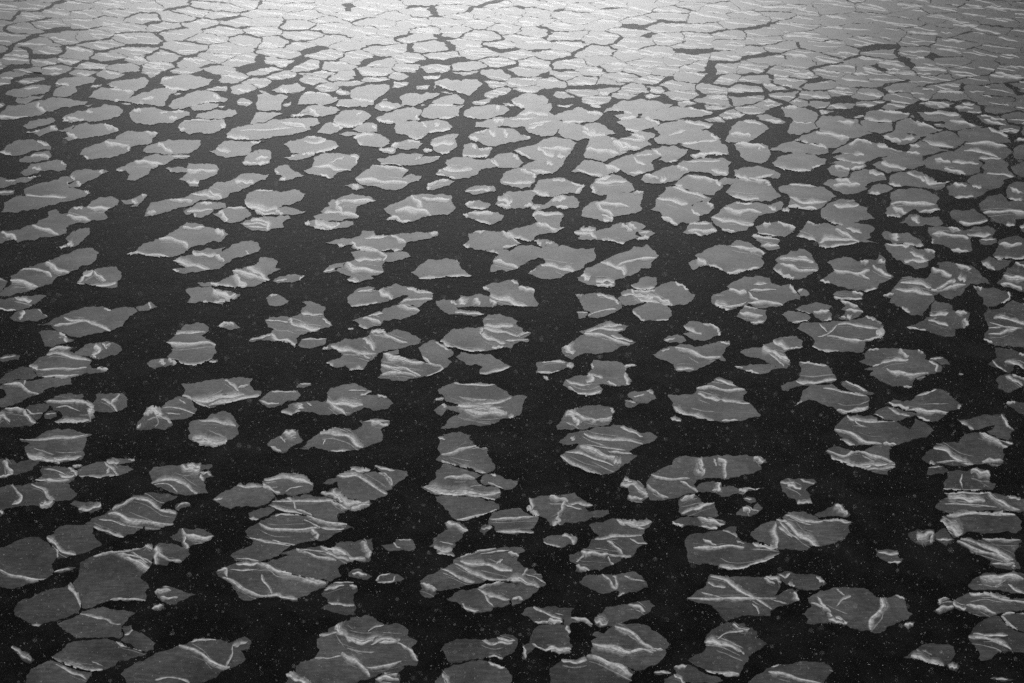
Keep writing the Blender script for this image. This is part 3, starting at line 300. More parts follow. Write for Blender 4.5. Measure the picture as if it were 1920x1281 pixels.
f broad grey floe with a round white lower left corner;500,640 560,580 600,555 700,560 780,560 830,600 960,600 1000,635 1060,665 1100,600 1100,575 1190,620 1240,670 1200,710 1100,730 1050,755 980,775 900,790 820,780 740,775 640,785 540,740 560,720 500,665;45 590,560 650,590 750,600 950,605;45 490,662 600,685 680,735 760,765 850,772;40 860,765 960,778;30 535,735 600,765 650,783;14 640,590 680,630 720,640
f dark plate with a pale hooked streak above the round cornered floe;790,550 830,510 900,490 980,510 1080,535 1110,545 1040,570 1000,590 940,600 860,580;22 900,500 980,545 1060,560;14 800,550 870,580
f floe bearing a white ridge under a smooth dark dome;890,470 950,440 1000,455 1060,450 1110,410 1200,385 1240,355 1300,365 1350,400 1400,440 1460,475 1420,510 1350,530 1310,570 1270,600 1210,605 1140,580 1100,550 1120,530 1040,520 960,490;60 895,472 980,490 1050,515;50 1050,515 1150,525 1250,530 1350,540;40 1095,560 1160,590 1210,602;22 1110,415 1200,385 1260,362;30 1420,510 1440,480
f low floe ringed by white with a split rear;430,825 470,800 540,795 620,820 690,825 760,800 840,780 915,790 910,840 910,880 950,910 955,945 900,965 890,998 800,985 740,965 640,940 560,910 490,890 470,860;75 470,860 520,890 600,920 700,935 800,935 950,920;40 690,830 760,855 850,880 945,910;28 440,822 560,865 640,830 700,830;30 740,960 850,955 950,940
f dark cut floe with a white slope at its left shoulder;1420,595 1490,590 1560,570 1640,550 1750,545 1780,590 1840,665 1800,690 1820,720 1800,740 1680,700 1640,680 1700,630 1600,655 1520,670;40 1430,598 1490,640 1540,665;38 1750,550 1790,620 1850,665
f broad dark floe with a white slanting ridge through its left half;1150,880 1180,835 1240,790 1340,760 1390,755 1420,765 1470,705 1550,685 1620,690 1700,730 1840,770 1760,805 1770,850 1760,900 1720,945 1600,920 1530,925 1450,930 1380,935 1270,925 1190,910;55 1240,795 1330,820 1380,860 1450,900 1540,925;55 1580,690 1650,725 1740,770 1790,800;30 1610,680 1700,730 1830,768;45 1600,905 1680,895 1760,900;45 1210,905 1250,925;16 1260,910 1400,900 1500,910
f plain dim lump under the slant ridged dark floe;1190,995 1200,945 1250,930 1310,935 1350,970 1310,995 1220,1003;14 1200,950 1300,940
@ 0 240 3.992
f long dim floe hugging the left edge below the gap of black water;10,630 30,560 90,530 200,510 180,460 250,430 320,410 430,390 510,365 560,395 500,420 520,450 620,470 680,490 640,515 540,545 420,575 320,595 240,610 160,620 80,635;20 180,505 350,515 500,520;30 640,460 660,495;25 500,410 580,440
f feathered floe with a frosted right tip at the upper left;520,365 570,320 640,308 700,320 760,315 815,328 760,350 700,385 640,410 600,440 540,450 505,430 560,400;35 750,320 770,345;40 575,400 600,440;25 525,370 560,390
f smooth spindle floe cut by a hairline in the upper left corner;20,170 60,130 120,100 200,90 300,100 380,140 380,165 280,175 200,190 100,210 60,200 -40,180;25 0,178 90,205;25 280,100 370,135
f slender dim floe below the hairline spindle;145,245 190,215 260,190 370,175 380,225 300,250 200,260 150,255;25 230,215 300,205 370,220
f floe with a curly white end near the left edge;150,340 200,310 230,270 300,265 350,255 460,248 500,290 490,320 440,330 380,315 300,325 240,350 180,360;40 460,250 500,275;25 240,300 310,310
f dim strip at the left edge above the long dim floe;-40,380 20,375 80,390 180,370 300,350 310,365 240,390 150,410 60,440 -40,450;35 200,370 290,355;14 40,400 120,395
f thin plates of dim ice at the far left margin;-40,470 40,465 110,470 100,500 40,505 -40,505;14 -20,485 100,480
f floe with a bright ledge amid the left dark water;230,730 300,690 360,670 360,630 420,610 450,645 510,640 540,600 640,595 760,520 830,515 890,545 880,580 820,605 780,640 810,675 700,690 640,715 560,720 500,745 500,790 440,810 340,815 240,840 130,860 110,830 0,870 -40,800 20,770 100,770 170,750;40 655,600 740,605 830,605;40 500,655 580,675 680,690;28 240,735 330,760 400,785 440,805;45 10,785 70,805 125,840;35 550,600 620,598
f small broken floe with a bright rib at its right;905,545 960,540 1000,530 1060,500 1110,500 1060,560 1030,590 970,592 1020,570 930,570;30 985,540 1030,570;30 1060,500 1100,498
f petal shaped floe with a bright lower left root;440,890 520,860 490,830 540,780 600,755 670,752 670,800 620,850 560,890 450,902;45 500,860 550,885;25 445,895 500,885
f long grey floe with twin white strokes at the left;0,1240 40,1200 90,1170 80,1110 150,1070 260,1030 350,1000 440,970 540,930 620,905 700,905 740,940 710,1000 600,1040 520,1085 420,1125 390,1170 290,1195 180,1230 100,1250 -40,1250 -40,1120 20,1130 60,1150;48 345,1000 400,1050 460,1078 535,1085;45 0,1135 90,1145 190,1165 285,1198;22 150,1058 280,1065 350,1085 390,1120
f almond floe outlined by a bright left brow;570,1165 620,1120 640,1080 720,1060 780,1045 870,1040 910,1085 910,1120 880,1150 880,1190 840,1203 760,1190 680,1175;45 590,1165 630,1110 700,1075;35 700,1080 740,1115 790,1150;22 580,1168 720,1185 870,1165
f frosted scrap low on the left edge;-40,1300 -40,1265 60,1280 120,1270 180,1260 300,1250 350,1260 290,1300 200,1350 120,1370 40,1370 -40,1350;45 110,1270 190,1290 240,1300;25 -20,1350 60,1370 120,1365
f triangular dim floe with a white upright near the left edge;75,1420 120,1380 160,1365 280,1355 360,1415 280,1450 160,1455 100,1440;45 180,1370 150,1440;16 285,1360 355,1410
f long wing floe hinged by a bright seam in upper left centre;600,200 640,150 750,120 860,90 900,50 960,25 1080,28 1190,40 1140,80 1130,115 1060,130 970,150 960,180 880,210 780,225 660,240 640,215;40 785,110 860,125 970,135;25 630,212 660,235;30 970,140 960,175;28 1090,30 1180,42
f broad floe stitched by a crack line left of centre;1060,180 1100,140 1180,115 1270,90 1400,95 1500,95 1500,130 1440,180 1330,195 1280,200 1180,190;35 1185,115 1230,150 1290,190
f arrow shaped floe with white line below the stitched floe;865,320 930,290 1020,250 1100,215 1160,195 1280,205 1420,205 1400,230 1290,245 1230,280 1130,310 1110,350 1010,398 950,390 970,350 940,320;40 1005,250 1090,258 1220,280;30 870,322 920,320;14 1290,215 1420,215
f rounded floe pair with level bright line near the upper dark lead;1240,305 1300,300 1400,300 1410,265 1500,270 1620,280 1640,310 1620,350 1540,385 1490,400 1490,440 1420,440 1390,400 1340,390 1370,370 1410,335 1280,335;28 1400,322 1500,322 1625,325;40 1395,405 1490,408;35 1245,310 1280,330
f long floe with a braided white shoulder in the upper left middle;1100,610 1130,560 1260,535 1380,525 1430,495 1560,460 1600,420 1760,380 1800,350 1920,345 2020,350 1990,390 1880,430 1800,470 1720,490 1700,520 1640,535 1500,540 1440,580 1330,600 1240,630 1130,660 1080,665;60 1540,480 1600,505 1660,530;45 1760,395 1830,405 1900,410;30 1430,495 1530,500 1600,520;30 1270,540 1440,548;30 1100,640 1170,630
f cluster floe with broken white joints under the braided floe;1370,630 1420,605 1480,560 1560,550 1690,570 1690,600 1600,610 1580,640 1500,675 1460,670 1450,640 1390,650;25 1500,565 1590,568;22 1400,625 1500,620 1590,610;16 1460,640 1460,670
f dark little floe with a white bar at its left;1590,640 1680,605 1810,585 1860,620 1880,660 1800,700 1740,715 1690,705 1640,670;45 1640,625 1670,650 1690,705;16 1700,600 1840,600
f large slanted floe with a white crease and a pale front edge;945,950 1010,930 1050,890 1120,855 1240,815 1330,760 1400,705 1470,715 1560,745 1620,760 1680,765 1710,800 1660,850 1560,860 1480,880 1410,910 1380,940 1290,970 1180,962 1020,945;40 1190,830 1280,835 1370,860 1405,905;30 950,945 1020,938 1130,955 1270,970;60 1610,765 1680,800;22 1370,740 1430,755 1530,745
f little bright tailed slab under the large slanted floe;1290,1060 1390,1045 1300,995 1370,965 1450,950 1440,930 1560,900 1690,895 1660,930 1800,855 1860,850 1930,860 1950,900 1930,930 1870,950 1800,970 1720,1010 1640,1060 1560,1060 1470,1082 1330,1080;45 1290,990 1390,1015 1470,1035 1570,1055;45 1440,935 1520,950 1620,955;30 1610,950 1680,1000;45 1290,1055 1340,1080;14 1840,920 1860,950
f left fish tailed floe with a white ring at its base;1475,1165 1580,1155 1700,1125 1760,1100 1740,1070 1840,1045 1900,1035 1950,970 2030,975 2080,1000 2060,1050 2110,1060 2050,1080 2000,1110 2020,1140 1960,1165 1900,1190 1840,1195 1720,1190 1640,1180 1500,1185;60 1770,1085 1780,1140 1840,1192;40 1580,1160 1650,1180 1760,1195;45 1850,1045 1920,1075 1990,1125;40 1740,1075 1850,1095 1920,1120 2080,1160
f slim tail floe right of the ringed fishtail floe;2040,1150 2080,1120 2180,1100 2280,1110 2240,1140 2180,1160 2090,1165;22 2240,1140 2280,1112;12 2060,1150 2150,1135
f stub nosed floe with a bright hooked bar below the fishtail floe;1390,1215 1480,1190 1580,1190 1700,1220 1760,1250 1800,1245 1760,1285 1680,1300 1640,1320 1560,1305 1500,1300 1400,1310 1430,1270;70 1590,1200 1640,1245 1710,1270 1780,1250;40 1600,1310 1690,1290;25 1520,1300 1600,1315
@ 380 240 3.992
f plain dark toned bell floe with a bright front fold;310,540 330,500 390,470 520,470 680,462 770,495 740,540 680,570 570,600 640,595 770,625 700,650 600,655 490,650 420,650 370,610 320,570;50 315,560 390,595 480,610 560,605;30 390,620 480,650 570,645;18 400,470 560,470;35 545,620 600,650
f half sunk floe with folded pale lobes below the bell floe;280,720 350,690 430,675 500,665 640,655 660,680 600,710 610,745 500,765 480,778 370,770 320,745;40 360,695 440,690 490,720 490,770;18 300,725 400,715 490,730;14 330,740 480,750
f floe with a sharp white prow and forked seams in the centre left;880,625 950,590 940,560 1000,540 1050,515 1120,492 1200,505 1300,545 1220,570 1150,595 1140,640 1170,665 1100,680 1040,700 960,695 860,690 830,665 900,640;35 1020,550 1130,548 1290,548;45 1000,580 1030,620 1060,645 1170,662;28 910,635 990,630 1060,640;40 1010,545 1010,590
f frothy bank of brash below the sharp prow floe;755,720 800,700 830,690 870,690 940,705 1010,715 1130,705 1130,725 1030,750 930,768 870,755 810,740;65 840,700 900,725 1010,740;45 830,745 920,762;55 765,718 800,708;30 1000,740 1020,710
f broad floe with two white strands and a rounded right end;1350,610 1390,585 1480,550 1560,510 1640,495 1860,505 1870,560 1895,595 1830,655 1700,660 1580,700 1500,715 1450,690 1370,690 1420,660 1380,640;50 1555,515 1610,555 1640,600;45 1440,620 1540,612 1640,620 1710,655;28 1640,530 1740,538 1850,540;28 1380,680 1450,675 1500,705 1580,708
f grey floe with a bright white rim before its left end in mid picture;920,860 990,840 1100,830 1180,810 1200,770 1285,775 1290,810 1400,805 1500,790 1600,780 1700,790 1760,770 1760,810 1700,830 1600,850 1530,860 1500,900 1490,920 1350,920 1200,915 1120,905 1130,870 1040,895 1000,870;45 1120,850 1140,890 1210,910 1320,918;30 1410,805 1460,830 1520,865;25 1210,830 1400,810;35 1010,880 1070,890;20 1340,920 1480,918;40 1690,790 1760,785
f wide plate broken by wavy seams under the bright rimmed floe;1110,930 1250,925 1330,935 1420,935 1530,935 1560,965 1500,985 1420,1005 1370,1000 1340,1040 1360,1080 1320,1100 1260,1110 1280,1130 1170,1160 1080,1140 1110,1110 1000,1070 1070,1040 1060,1010 1140,985;50 1075,1010 1120,1050 1210,1065 1350,1080;28 1140,990 1230,985 1340,990;25 1310,930 1370,960 1350,1000;30 1080,1135 1170,1155;14 900,1070 1000,1055
f spiky tongue of ice reaching left from the wavy seamed plate;900,1080 950,1030 1060,1010 1050,1045 980,1060 1010,1075 940,1085;18 905,1078 1000,1055
f small feather floe touching three neighbours in the upper centre left;535,310 570,285 640,280 690,330 760,355 690,375 620,395 570,395 600,360 550,345;30 580,390 620,375;18 540,320 570,345
f thin pale fan floe near the upper dark leads;295,260 360,215 390,175 500,170 510,190 440,220 505,225 500,265 410,275 320,275;35 390,240 440,225 500,220;25 300,262 410,270;25 410,270 500,255
f wide floe crossed by a level white line in the upper centre left;1140,385 1200,330 1280,280 1380,285 1480,300 1540,320 1510,350 1490,380 1560,345 1640,360 1620,400 1540,420 1500,450 1450,468 1380,465 1300,440 1180,425;40 1145,385 1260,395 1380,405 1530,415;30 1270,280 1400,290 1540,318
f frosted tip left of the level lined floe;1065,435 1130,420 1180,430 1210,455 1150,465 1100,445;55 1120,430 1170,450
f oblong pale floe with a bright rim close right of the level lined floe;1680,425 1740,400 1820,388 1890,400 1850,430 1760,455 1690,470;35 1685,435 1750,405 1840,390;25 1690,440 1690,468
f upper floe split by dark creases above the fan of brash;750,325 820,290 830,230 880,200 980,190 1040,195 1100,205 1170,210 1150,280 1110,320 1000,345 960,380 880,355 790,345;30 830,290 940,285 1000,310 1110,320;35 1110,210 1160,230 1150,270;30 880,350 955,382;14 960,265 1000,240 1060,220
f wing floe with a white spine next to the creased upper floe;610,220 680,205 760,195 840,185 830,210 740,235 640,232;40 745,190 840,190;20 610,222 690,210
f broad pale floe topped by a bright oval ridge;610,125 660,95 740,85 800,65 880,72 920,90 1000,115 1010,135 940,170 860,185 760,185 660,185 650,150;30 790,70 880,70 910,95 840,112 760,105;28 850,185 950,165 1035,140
@ 760 240 3.992
f floe with a wide white arc near the picture's upper centre;225,350 250,320 320,290 310,240 400,220 520,235 640,235 700,290 640,305 570,310 540,350 470,380 380,385 300,360;45 255,280 310,310 430,320 500,305;30 260,285 250,330;22 230,350 380,382;25 640,240 700,295
f small floe wearing a bright crown upper right of the white arc floe;425,200 440,130 500,115 540,160 650,155 620,210 540,220 450,215;25 430,212 520,220 620,212;35 550,155 650,155;28 505,125 530,160
f rounded floe with a white comb on its right flank;650,235 700,205 790,195 830,210 880,260 850,285 760,290 700,295;35 810,200 850,240;18 660,240 700,290
f bun shaped floe underlined by white in the upper middle;720,410 735,350 800,320 880,305 960,340 965,400 930,440 860,445 760,425;22 725,410 850,415 960,408;25 860,310 960,350;30 960,340 965,380
f tilted diamond floe with a bright right edge;950,480 980,430 1000,400 1100,390 1200,395 1340,435 1280,490 1180,490 1100,510 1040,510;35 1240,410 1330,435 1270,490;30 940,470 1040,500 1080,510;20 1100,392 1200,398
f plate with a torn white hem left of the tilted diamond floe;680,575 700,520 760,485 860,480 940,470 970,500 940,540 960,575 880,600 800,595 720,585;60 690,530 760,545 800,560;30 690,575 790,590;30 890,590 950,575
f small shield floe beside the patch of slush;1065,570 1110,530 1180,510 1260,515 1300,560 1270,600 1180,600 1120,585;50 1100,545 1200,520;30 1130,590 1220,602
f slushy crumb joined to the torn hem plate;940,600 980,575 1040,580 1080,560 1130,565 1060,600 1030,605 990,620;35 945,598 1010,590
f lens floe flanked by dark water just above the lens below;445,575 500,550 560,545 640,570 620,600 560,612 480,600;30 450,575 520,555;20 480,600 600,605
f lens floe with a bright upper bar and frayed left tip;430,655 480,640 530,620 640,630 740,660 720,695 650,725 570,710 500,685;35 470,640 560,640 660,640;25 430,655 470,660;20 520,690 640,722
f grey chip of floe with fine cracks in the upper middle;440,475 490,445 560,435 660,435 680,470 610,485 540,500;18 450,478 560,465 640,470;18 620,440 630,470
f long kite floe creased by white and cut by a dark sickle;750,785 870,745 990,715 1060,715 1190,750 1130,780 1040,795 1000,800 940,850 880,840 780,800;45 975,712 1050,735 1140,775;35 760,785 840,825 940,852;18 1130,775 1190,750
f squat crate shaped floe on the kite floe's shoulder;950,660 970,625 1050,640 1180,645 1165,700 1140,745 1060,720 990,705;30 960,640 1050,645 1175,648;30 950,640 970,700
f grey angular floe whose right tip meets the dark sickle crack;435,875 480,840 470,790 570,775 730,775 790,820 870,870 800,890 640,912 530,915 460,900;35 435,875 480,910;28 720,775 790,820 865,868;18 730,895 850,880;16 480,785 600,775
f fragment with a white left bar under the kite floe;960,845 1000,840 1060,835 1110,850 1150,880 1100,897 1020,893;40 965,845 1015,885;20 1050,860 1100,865
f dark rounded plate above the white based plates of the upper middle;1390,440 1430,390 1540,362 1610,370 1660,405 1710,465 1620,480 1540,490 1460,500 1410,480;30 1420,410 1530,408 1660,400;30 1430,390 1540,368;30 1400,440 1420,490
f folded plate with white veins right of the pack's dark gap;1320,660 1340,600 1400,560 1500,545 1520,490 1640,490 1780,485 1760,560 1770,610 1720,640 1620,650 1560,660 1550,700 1490,700 1440,680;40 1430,560 1470,610 1560,655;25 1430,565 1580,575 1680,590;40 1480,690 1560,690;25 1700,470 1780,485;25 1470,650 1560,690
f floe with a serrated left tip and bright slabs on its back;1260,785 1330,750 1420,745 1430,775 1540,745 1610,710 1640,715 1700,770 1740,770 1720,800 1760,820 1680,840 1620,872 1560,850 1470,840 1390,845 1290,835 1310,810;45 1265,790 1380,785 1430,830;40 1620,725 1700,775;30 1470,840 1560,850 1640,872;30 1300,760 1420,770
f slabs of cracked ice at the right of the serrated tip floe;1640,715 1720,705 1800,740 1760,765 1820,770 1870,790 1820,830 1740,845 1720,830 1770,815 1740,780 1690,755;40 1670,720 1730,760;45 1740,840 1820,820;14 1750,790 1830,780
@ 1140 240 3.992
f large bright fronted floe with a crack running from its left end;360,540 420,490 430,450 520,440 640,490 780,530 740,560 700,550 620,580 650,620 680,650 680,695 540,705 520,730 420,680 400,640 320,610 360,590;40 365,535 440,535 530,560 600,575;40 400,670 460,690 520,735;35 490,440 600,480 740,525
f round bubble floe outlined white beside the bright fronted floe;630,600 650,570 720,555 780,570 790,600 750,640 690,655 640,640;25 630,610 640,640 690,655;25 740,560 785,590
f large rounded floe with a bright lower left rim;480,430 560,380 600,360 700,370 800,395 850,430 800,480 790,500 700,490 600,455 520,430;25 600,365 720,375 800,395;40 800,390 845,435;20 480,430 560,435
f pillow floe rimmed white above the dark crossing;890,480 930,430 970,390 1060,380 1180,395 1220,440 1250,480 1290,510 1240,530 1150,545 1050,540 960,520 910,500;35 975,380 1060,385 1190,400;35 910,505 1000,530 1130,535;45 1185,400 1220,430
f big oval plate with a gentle white stripe near its base;1280,450 1360,425 1480,430 1580,445 1660,480 1705,515 1640,550 1570,605 1480,600 1350,590 1370,520 1310,490;30 1360,515 1430,550 1530,560 1640,548;40 1350,585 1450,600 1560,608;18 1360,425 1560,440
f ragged two striped floe above the open dark pool;770,670 830,640 870,595 950,560 1070,565 1180,575 1260,620 1240,640 1120,660 1090,700 1080,730 950,782 870,765 790,710;45 775,670 870,690 970,710 1090,725;40 870,600 950,630 1060,620 1150,635;35 960,560 1080,570;25 850,762 950,782
f pale wedge at the right of the ragged two striped floe;1180,580 1290,555 1315,580 1300,610 1250,630;28 1200,590 1260,620
f floe with curved stripes like folded cloth left of the open pool;560,790 610,715 700,705 780,710 815,770 750,800 700,815 650,790;30 600,770 720,772 815,772;25 610,720 760,715;20 640,785 700,812
f dim patch floating in the dark crossing at upper right;1300,620 1320,605 1360,615 1350,630;45 1305,620 1355,622
f grey floe with a white top stroke left of the arrow shaped pair;1100,740 1170,710 1280,705 1400,750 1370,790 1320,820 1240,810 1130,790;50 1160,720 1220,722;35 1270,708 1340,730 1405,752;20 1120,790 1280,820
f small twin plates beneath the white top stroke floe;1070,815 1100,798 1200,815 1290,840 1270,870 1290,900 1200,920 1140,890 1150,870;30 1080,802 1170,815 1280,835;25 1150,880 1280,885
f largest bright oval floe of the centre right with smooth middle;600,1010 640,990 680,985 650,960 740,910 800,880 920,880 960,840 1010,850 1080,880 1180,940 1150,960 1170,1010 1140,1050 1000,1080 890,1090 800,1040 740,1025 680,1040 640,1070 620,1050;50 660,980 700,1005 745,1030;40 890,1088 1000,1080 1130,1050;32 920,885 1020,905 1110,915 1180,950;30 750,1025 860,1070
f spade floe banded by two white lines right of the bright oval floe;1235,1060 1290,1020 1260,990 1290,960 1380,940 1430,905 1480,920 1530,970 1560,1050 1540,1080 1450,1120 1380,1135 1310,1110;35 1305,1020 1370,1040 1440,1070 1560,1070;25 1280,980 1400,980 1520,995;50 1300,1110 1390,1132;25 1235,1060 1310,1105
f wide floe with a beaded white front next to the dark bay;1410,810 1440,770 1480,720 1500,700 1600,720 1700,740 1800,710 1980,740 2000,760 1960,790 1970,820 1900,840 2020,870 1870,860 1740,880 1640,900 1580,890 1560,850 1480,820;45 1410,815 1480,820 1560,845;40 1580,860 1640,835 1780,835 1880,850;35 1700,760 1780,800 1840,840;40 1490,705 1590,715;25 1580,890 1640,900 1740,880 1860,860;25 1780,750 1900,790
@ 1440 240 3.992
f large rounded slab floe bordered by dark channels at right centre;400,670 400,610 450,570 520,545 640,540 680,580 740,600 740,640 800,680 720,690 640,710 560,725 480,710;35 490,580 580,590 680,580;35 400,690 480,720 560,728
f broad plate with white lower stripe in the right channels;880,640 890,600 930,550 920,490 980,465 1100,458 1200,480 1280,530 1250,570 1285,610 1220,630 1130,635 1100,605 1060,620 1040,640 990,670 900,660;35 920,570 1010,560 1120,570 1250,572;45 930,605 990,620 1030,645;25 1130,630 1285,615;40 890,660 990,670
f bow tie floe marked with a small white Z;980,715 1030,680 1070,650 1130,660 1280,670 1310,720 1240,735 1120,735;45 1070,675 1110,690 1130,720
f dark grey lens near the right with a white flange;1360,640 1390,615 1540,610 1600,650 1640,690 1560,720 1490,735 1430,710;28 1430,708 1530,722 1650,695
f ridged floe shaped like a boot in the right middle;1200,745 1300,740 1400,745 1460,770 1560,740 1650,735 1710,770 1680,810 1580,820 1520,820 1520,890 1530,920 1440,935 1380,920 1330,890 1230,870 1220,810;30 1230,795 1330,800 1450,815 1500,830;40 1350,745 1440,770;28 1490,800 1600,810 1670,800;35 1220,830 1230,870;30 1370,915 1500,930
f dim egg floe beside the boot shaped floe;1580,840 1640,815 1710,830 1710,860 1640,880 1590,870;14 1590,840 1700,835
f rounded plate at the right margin with a white keel line;1680,960 1720,900 1730,840 1790,820 1890,820 1960,850 1960,975 1850,985 1740,980;35 1690,970 1800,985 1930,970;30 1730,870 1830,880 1900,865
f small floe below the white keeled plate at the right margin;1590,1000 1650,965 1740,990 1830,995 1780,1040 1730,1070 1680,1070;40 1600,1010 1700,1065;30 1690,970 1750,985
f stack edge floe at the right margin banded with white;1710,1165 1760,1105 1800,1050 1850,1010 1960,1005 1960,1230 1880,1225 1800,1195;45 1760,1110 1850,1130 1960,1125;30 1740,1170 1830,1180 1900,1215;20 1850,1010 1940,1050
f grooved floe with a dark notch above the round bay;870,875 960,870 1080,885 1240,925 1245,975 1190,1000 1200,1030 1120,1060 1040,1025 960,990 920,940;30 880,870 1000,880 1060,885;35 1060,930 1120,960 1200,995;40 1020,1000 1100,995 1190,1000;25 1170,905 1250,930
f folded mitten floe with a frosted stub at the right;850,800 880,775 950,795 1060,790 1140,840 1170,885 1110,895 1000,865 920,855 870,830;70 955,790 950,850;28 1020,860 1100,885 1165,890
f long dim floe at the right margin above the black square gap;1580,570 1640,520 1740,500 1800,560 1900,530 1960,540 1960,670 1850,680 1850,720 1790,735 1690,690 1640,650 1600,620;35 1610,640 1720,630 1830,628 1960,640;22 1800,530 1900,545;30 1780,725 1850,730
f pale crumbly stub by the right margin above the black square gap;1790,520 1810,430 1870,425 1960,430 1960,540 1870,530;35 1810,445 1910,490;20 1800,530 1910,545
f dim chip at the right margin below the black square gap;1880,740 1920,725 1960,730 1960,790 1900,775;20 1885,745 1960,740
@ 0 480 3.992
f broad floe with a bent white seam below the hooked stub of the left water;280,520 380,490 480,440 560,410 660,385 760,380 830,410 900,390 1000,388 1030,420 960,470 920,530 820,565 720,580 600,612 530,605 500,590 440,565 400,545 380,520;38 480,460 540,490 640,485 700,510 790,545 832,563;22 400,525 520,510 640,490;25 780,395 830,412
f plain rounded floe glued by a white joint under the bent seam floe;290,575 330,560 430,568 480,595 500,615 560,630 500,650 460,660 400,685 330,680 320,630;60 440,565 490,600 495,650
f small grey floe off the right tip of the bent seam floe;1020,385 1080,370 1125,345 1180,385 1120,410 1040,415;25 1115,350 1130,395
f small crescent floe with a bright brow right of the round bottomed floe;1625,530 1680,495 1750,500 1800,540 1740,558 1690,545;45 1640,528 1700,505 1750,520
f dim lens of ice near the left edge beside the twice seamed floe;-20,770 60,740 150,745 140,780 20,800;14 0,770 120,752
@ 0 150 4.0
f long slim floe at the left edge above the hairline spindle floe;-20,285 10,240 70,190 200,185 290,160 420,140 500,140 600,160 660,165 620,190 480,205 350,235 220,275 140,288;30 -20,272 80,285 210,285;30 285,170 290,210 345,238
f floe with a looped white scribble at its left end in the upper left;480,310 490,270 600,235 700,215 780,185 860,195 920,225 880,280 800,300 700,310 600,305 560,315;40 485,280 490,308 560,312 630,302;22 645,235 700,245;25 500,285 600,300
f plump floe with a white curl on its right tip in the upper left;470,440 520,430 495,395 570,345 640,325 760,330 830,345 890,385 850,395 810,410 700,430 580,440 520,460;45 800,370 850,350 885,385;35 495,400 580,438;25 780,335 830,350
f frosty cracked floe with a pointed right wing near upper left centre;970,255 1000,225 1080,212 1180,220 1250,240 1340,230 1420,245 1420,270 1330,300 1290,325 1120,338 1020,325 985,290;30 1270,280 1330,295;16 1200,250 1260,240;25 1290,245 1380,235;30 1000,235 1060,225
f bun floe with twin white darts on its right end in the upper left;1340,350 1350,330 1390,310 1500,300 1620,300 1680,300 1695,350 1640,385 1540,405 1420,410 1360,380;35 1655,345 1695,335;35 1660,365 1690,355;40 1315,378 1390,370;18 1380,308 1520,300 1620,302
s ;1470,285 1480,265 1580,240 1700,230 1760,225 1780,255 1700,280 1640,295 1560,298
s ;175,345 230,310 310,298 400,290 415,310 360,335 270,360 200,365
f small ragged floe with a pale hook among the dim left floes;190,395 280,380 380,345 420,345 435,375 350,400 300,425 260,400;35 380,350 430,380;18 200,395 300,380
s ;435,385 500,365 560,345 520,380 470,390
f plate in two halves split by a faint seam at the upper left;660,135 700,90 760,60 840,65 950,80 1010,100 960,155 860,160 780,150;28 830,68 950,82 1010,88;28 860,155 950,170 1020,175
s ;930,165 990,130 1060,100 1180,70 1240,65 1330,80 1260,130 1240,190 1140,190 1060,180;25 990,190 1080,180;20 1060,150 1160,130
s ;400,120 420,70 470,45 560,50 575,90 530,118 450,125
s ;40,110 60,85 180,60 300,40 380,45 360,90 250,110 130,130;14 180,70 300,55
s ;120,165 130,130 260,125 330,120 300,145 200,180
f broad bright floe with a curved lower left edge at upper left centre;1265,195 1310,150 1400,110 1540,80 1640,115 1710,145 1680,170 1560,170 1450,195 1380,215 1300,220;22 1440,200 1560,172 1640,170;25 1600,110 1650,150
s ;1420,205 1470,190 1560,172 1640,180 1620,210 1530,230 1460,232
s ;800,35 880,10 960,0 1080,-20 1115,10 1080,60 1000,85 900,72;25 800,50 880,68
f wide floe rimmed white along its front between two dark lanes;1200,30 1220,-10 1330,-30 1500,-25 1600,0 1560,40 1470,65 1380,78 1280,70;30 1195,55 1290,68 1400,78;20 1210,0 1300,-20
s ;420,30 440,0 560,-20 720,-10 700,20 600,42 500,40;30 420,25 440,38 520,40
f long pale floe with white strokes behind the bright oval topped floe;1700,410 1740,370 1830,350 1960,330 2080,300 2200,290 2340,300 2400,330 2320,355 2330,380 2250,395 2120,418 2020,438 1890,450 1780,445 1700,435;40 1705,425 1780,437 1870,440;20 2100,320 2260,340 2290,375;14 1800,380 2000,375 2200,360
f pale floe with a bent left horn under the long white stroked floe;1570,535 1620,525 1640,490 1680,465 1890,465 1990,462 1890,500 1870,560 1780,570 1620,560;35 1620,522 1730,540;28 1880,470 1960,466
s ;1840,590 1870,550 1960,540 2030,545 2020,610 1940,635 1830,640
@ 480 150 4.0
s ;180,320 200,300 310,285 460,290 470,320 440,345 370,350 280,340;25 180,325 280,345 370,350
f floe with a white arrow head fold beside the upper dark crossing;460,395 500,350 560,320 640,350 650,365 600,395 540,405;40 575,325 620,345 650,365
f lumpy floe with a notched crack in its back at upper centre left;590,310 600,270 650,235 740,225 800,235 860,275 830,300 790,335 720,355 640,355;30 560,300 620,335 730,345 800,330;14 750,265 800,240
s ;725,375 770,345 830,325 900,345 910,390 800,395;35 870,345 905,360
s ;620,410 690,390 800,400 860,405 760,415 660,418
f domed floe with a white left brow between dark lanes upper centre;730,440 760,410 860,400 930,410 990,445 1000,480 940,510 860,500 790,490;40 735,440 780,415 880,408;20 740,460 800,490
f little boomerang floe joining the domed floe to its right neighbour;1000,500 1070,470 1140,450 1220,465 1250,480 1210,520 1100,520 1050,510;25 1010,500 1070,475;20 1140,455 1230,470
s ;920,520 980,515 1050,520 1040,550 950,545;30 925,525 1040,530
f broad plate with a rim of white at its lower right upper centre;1040,360 1040,320 1140,315 1220,320 1280,360 1270,400 1240,435 1180,445 1130,415 1050,400;35 1140,430 1210,450 1280,415
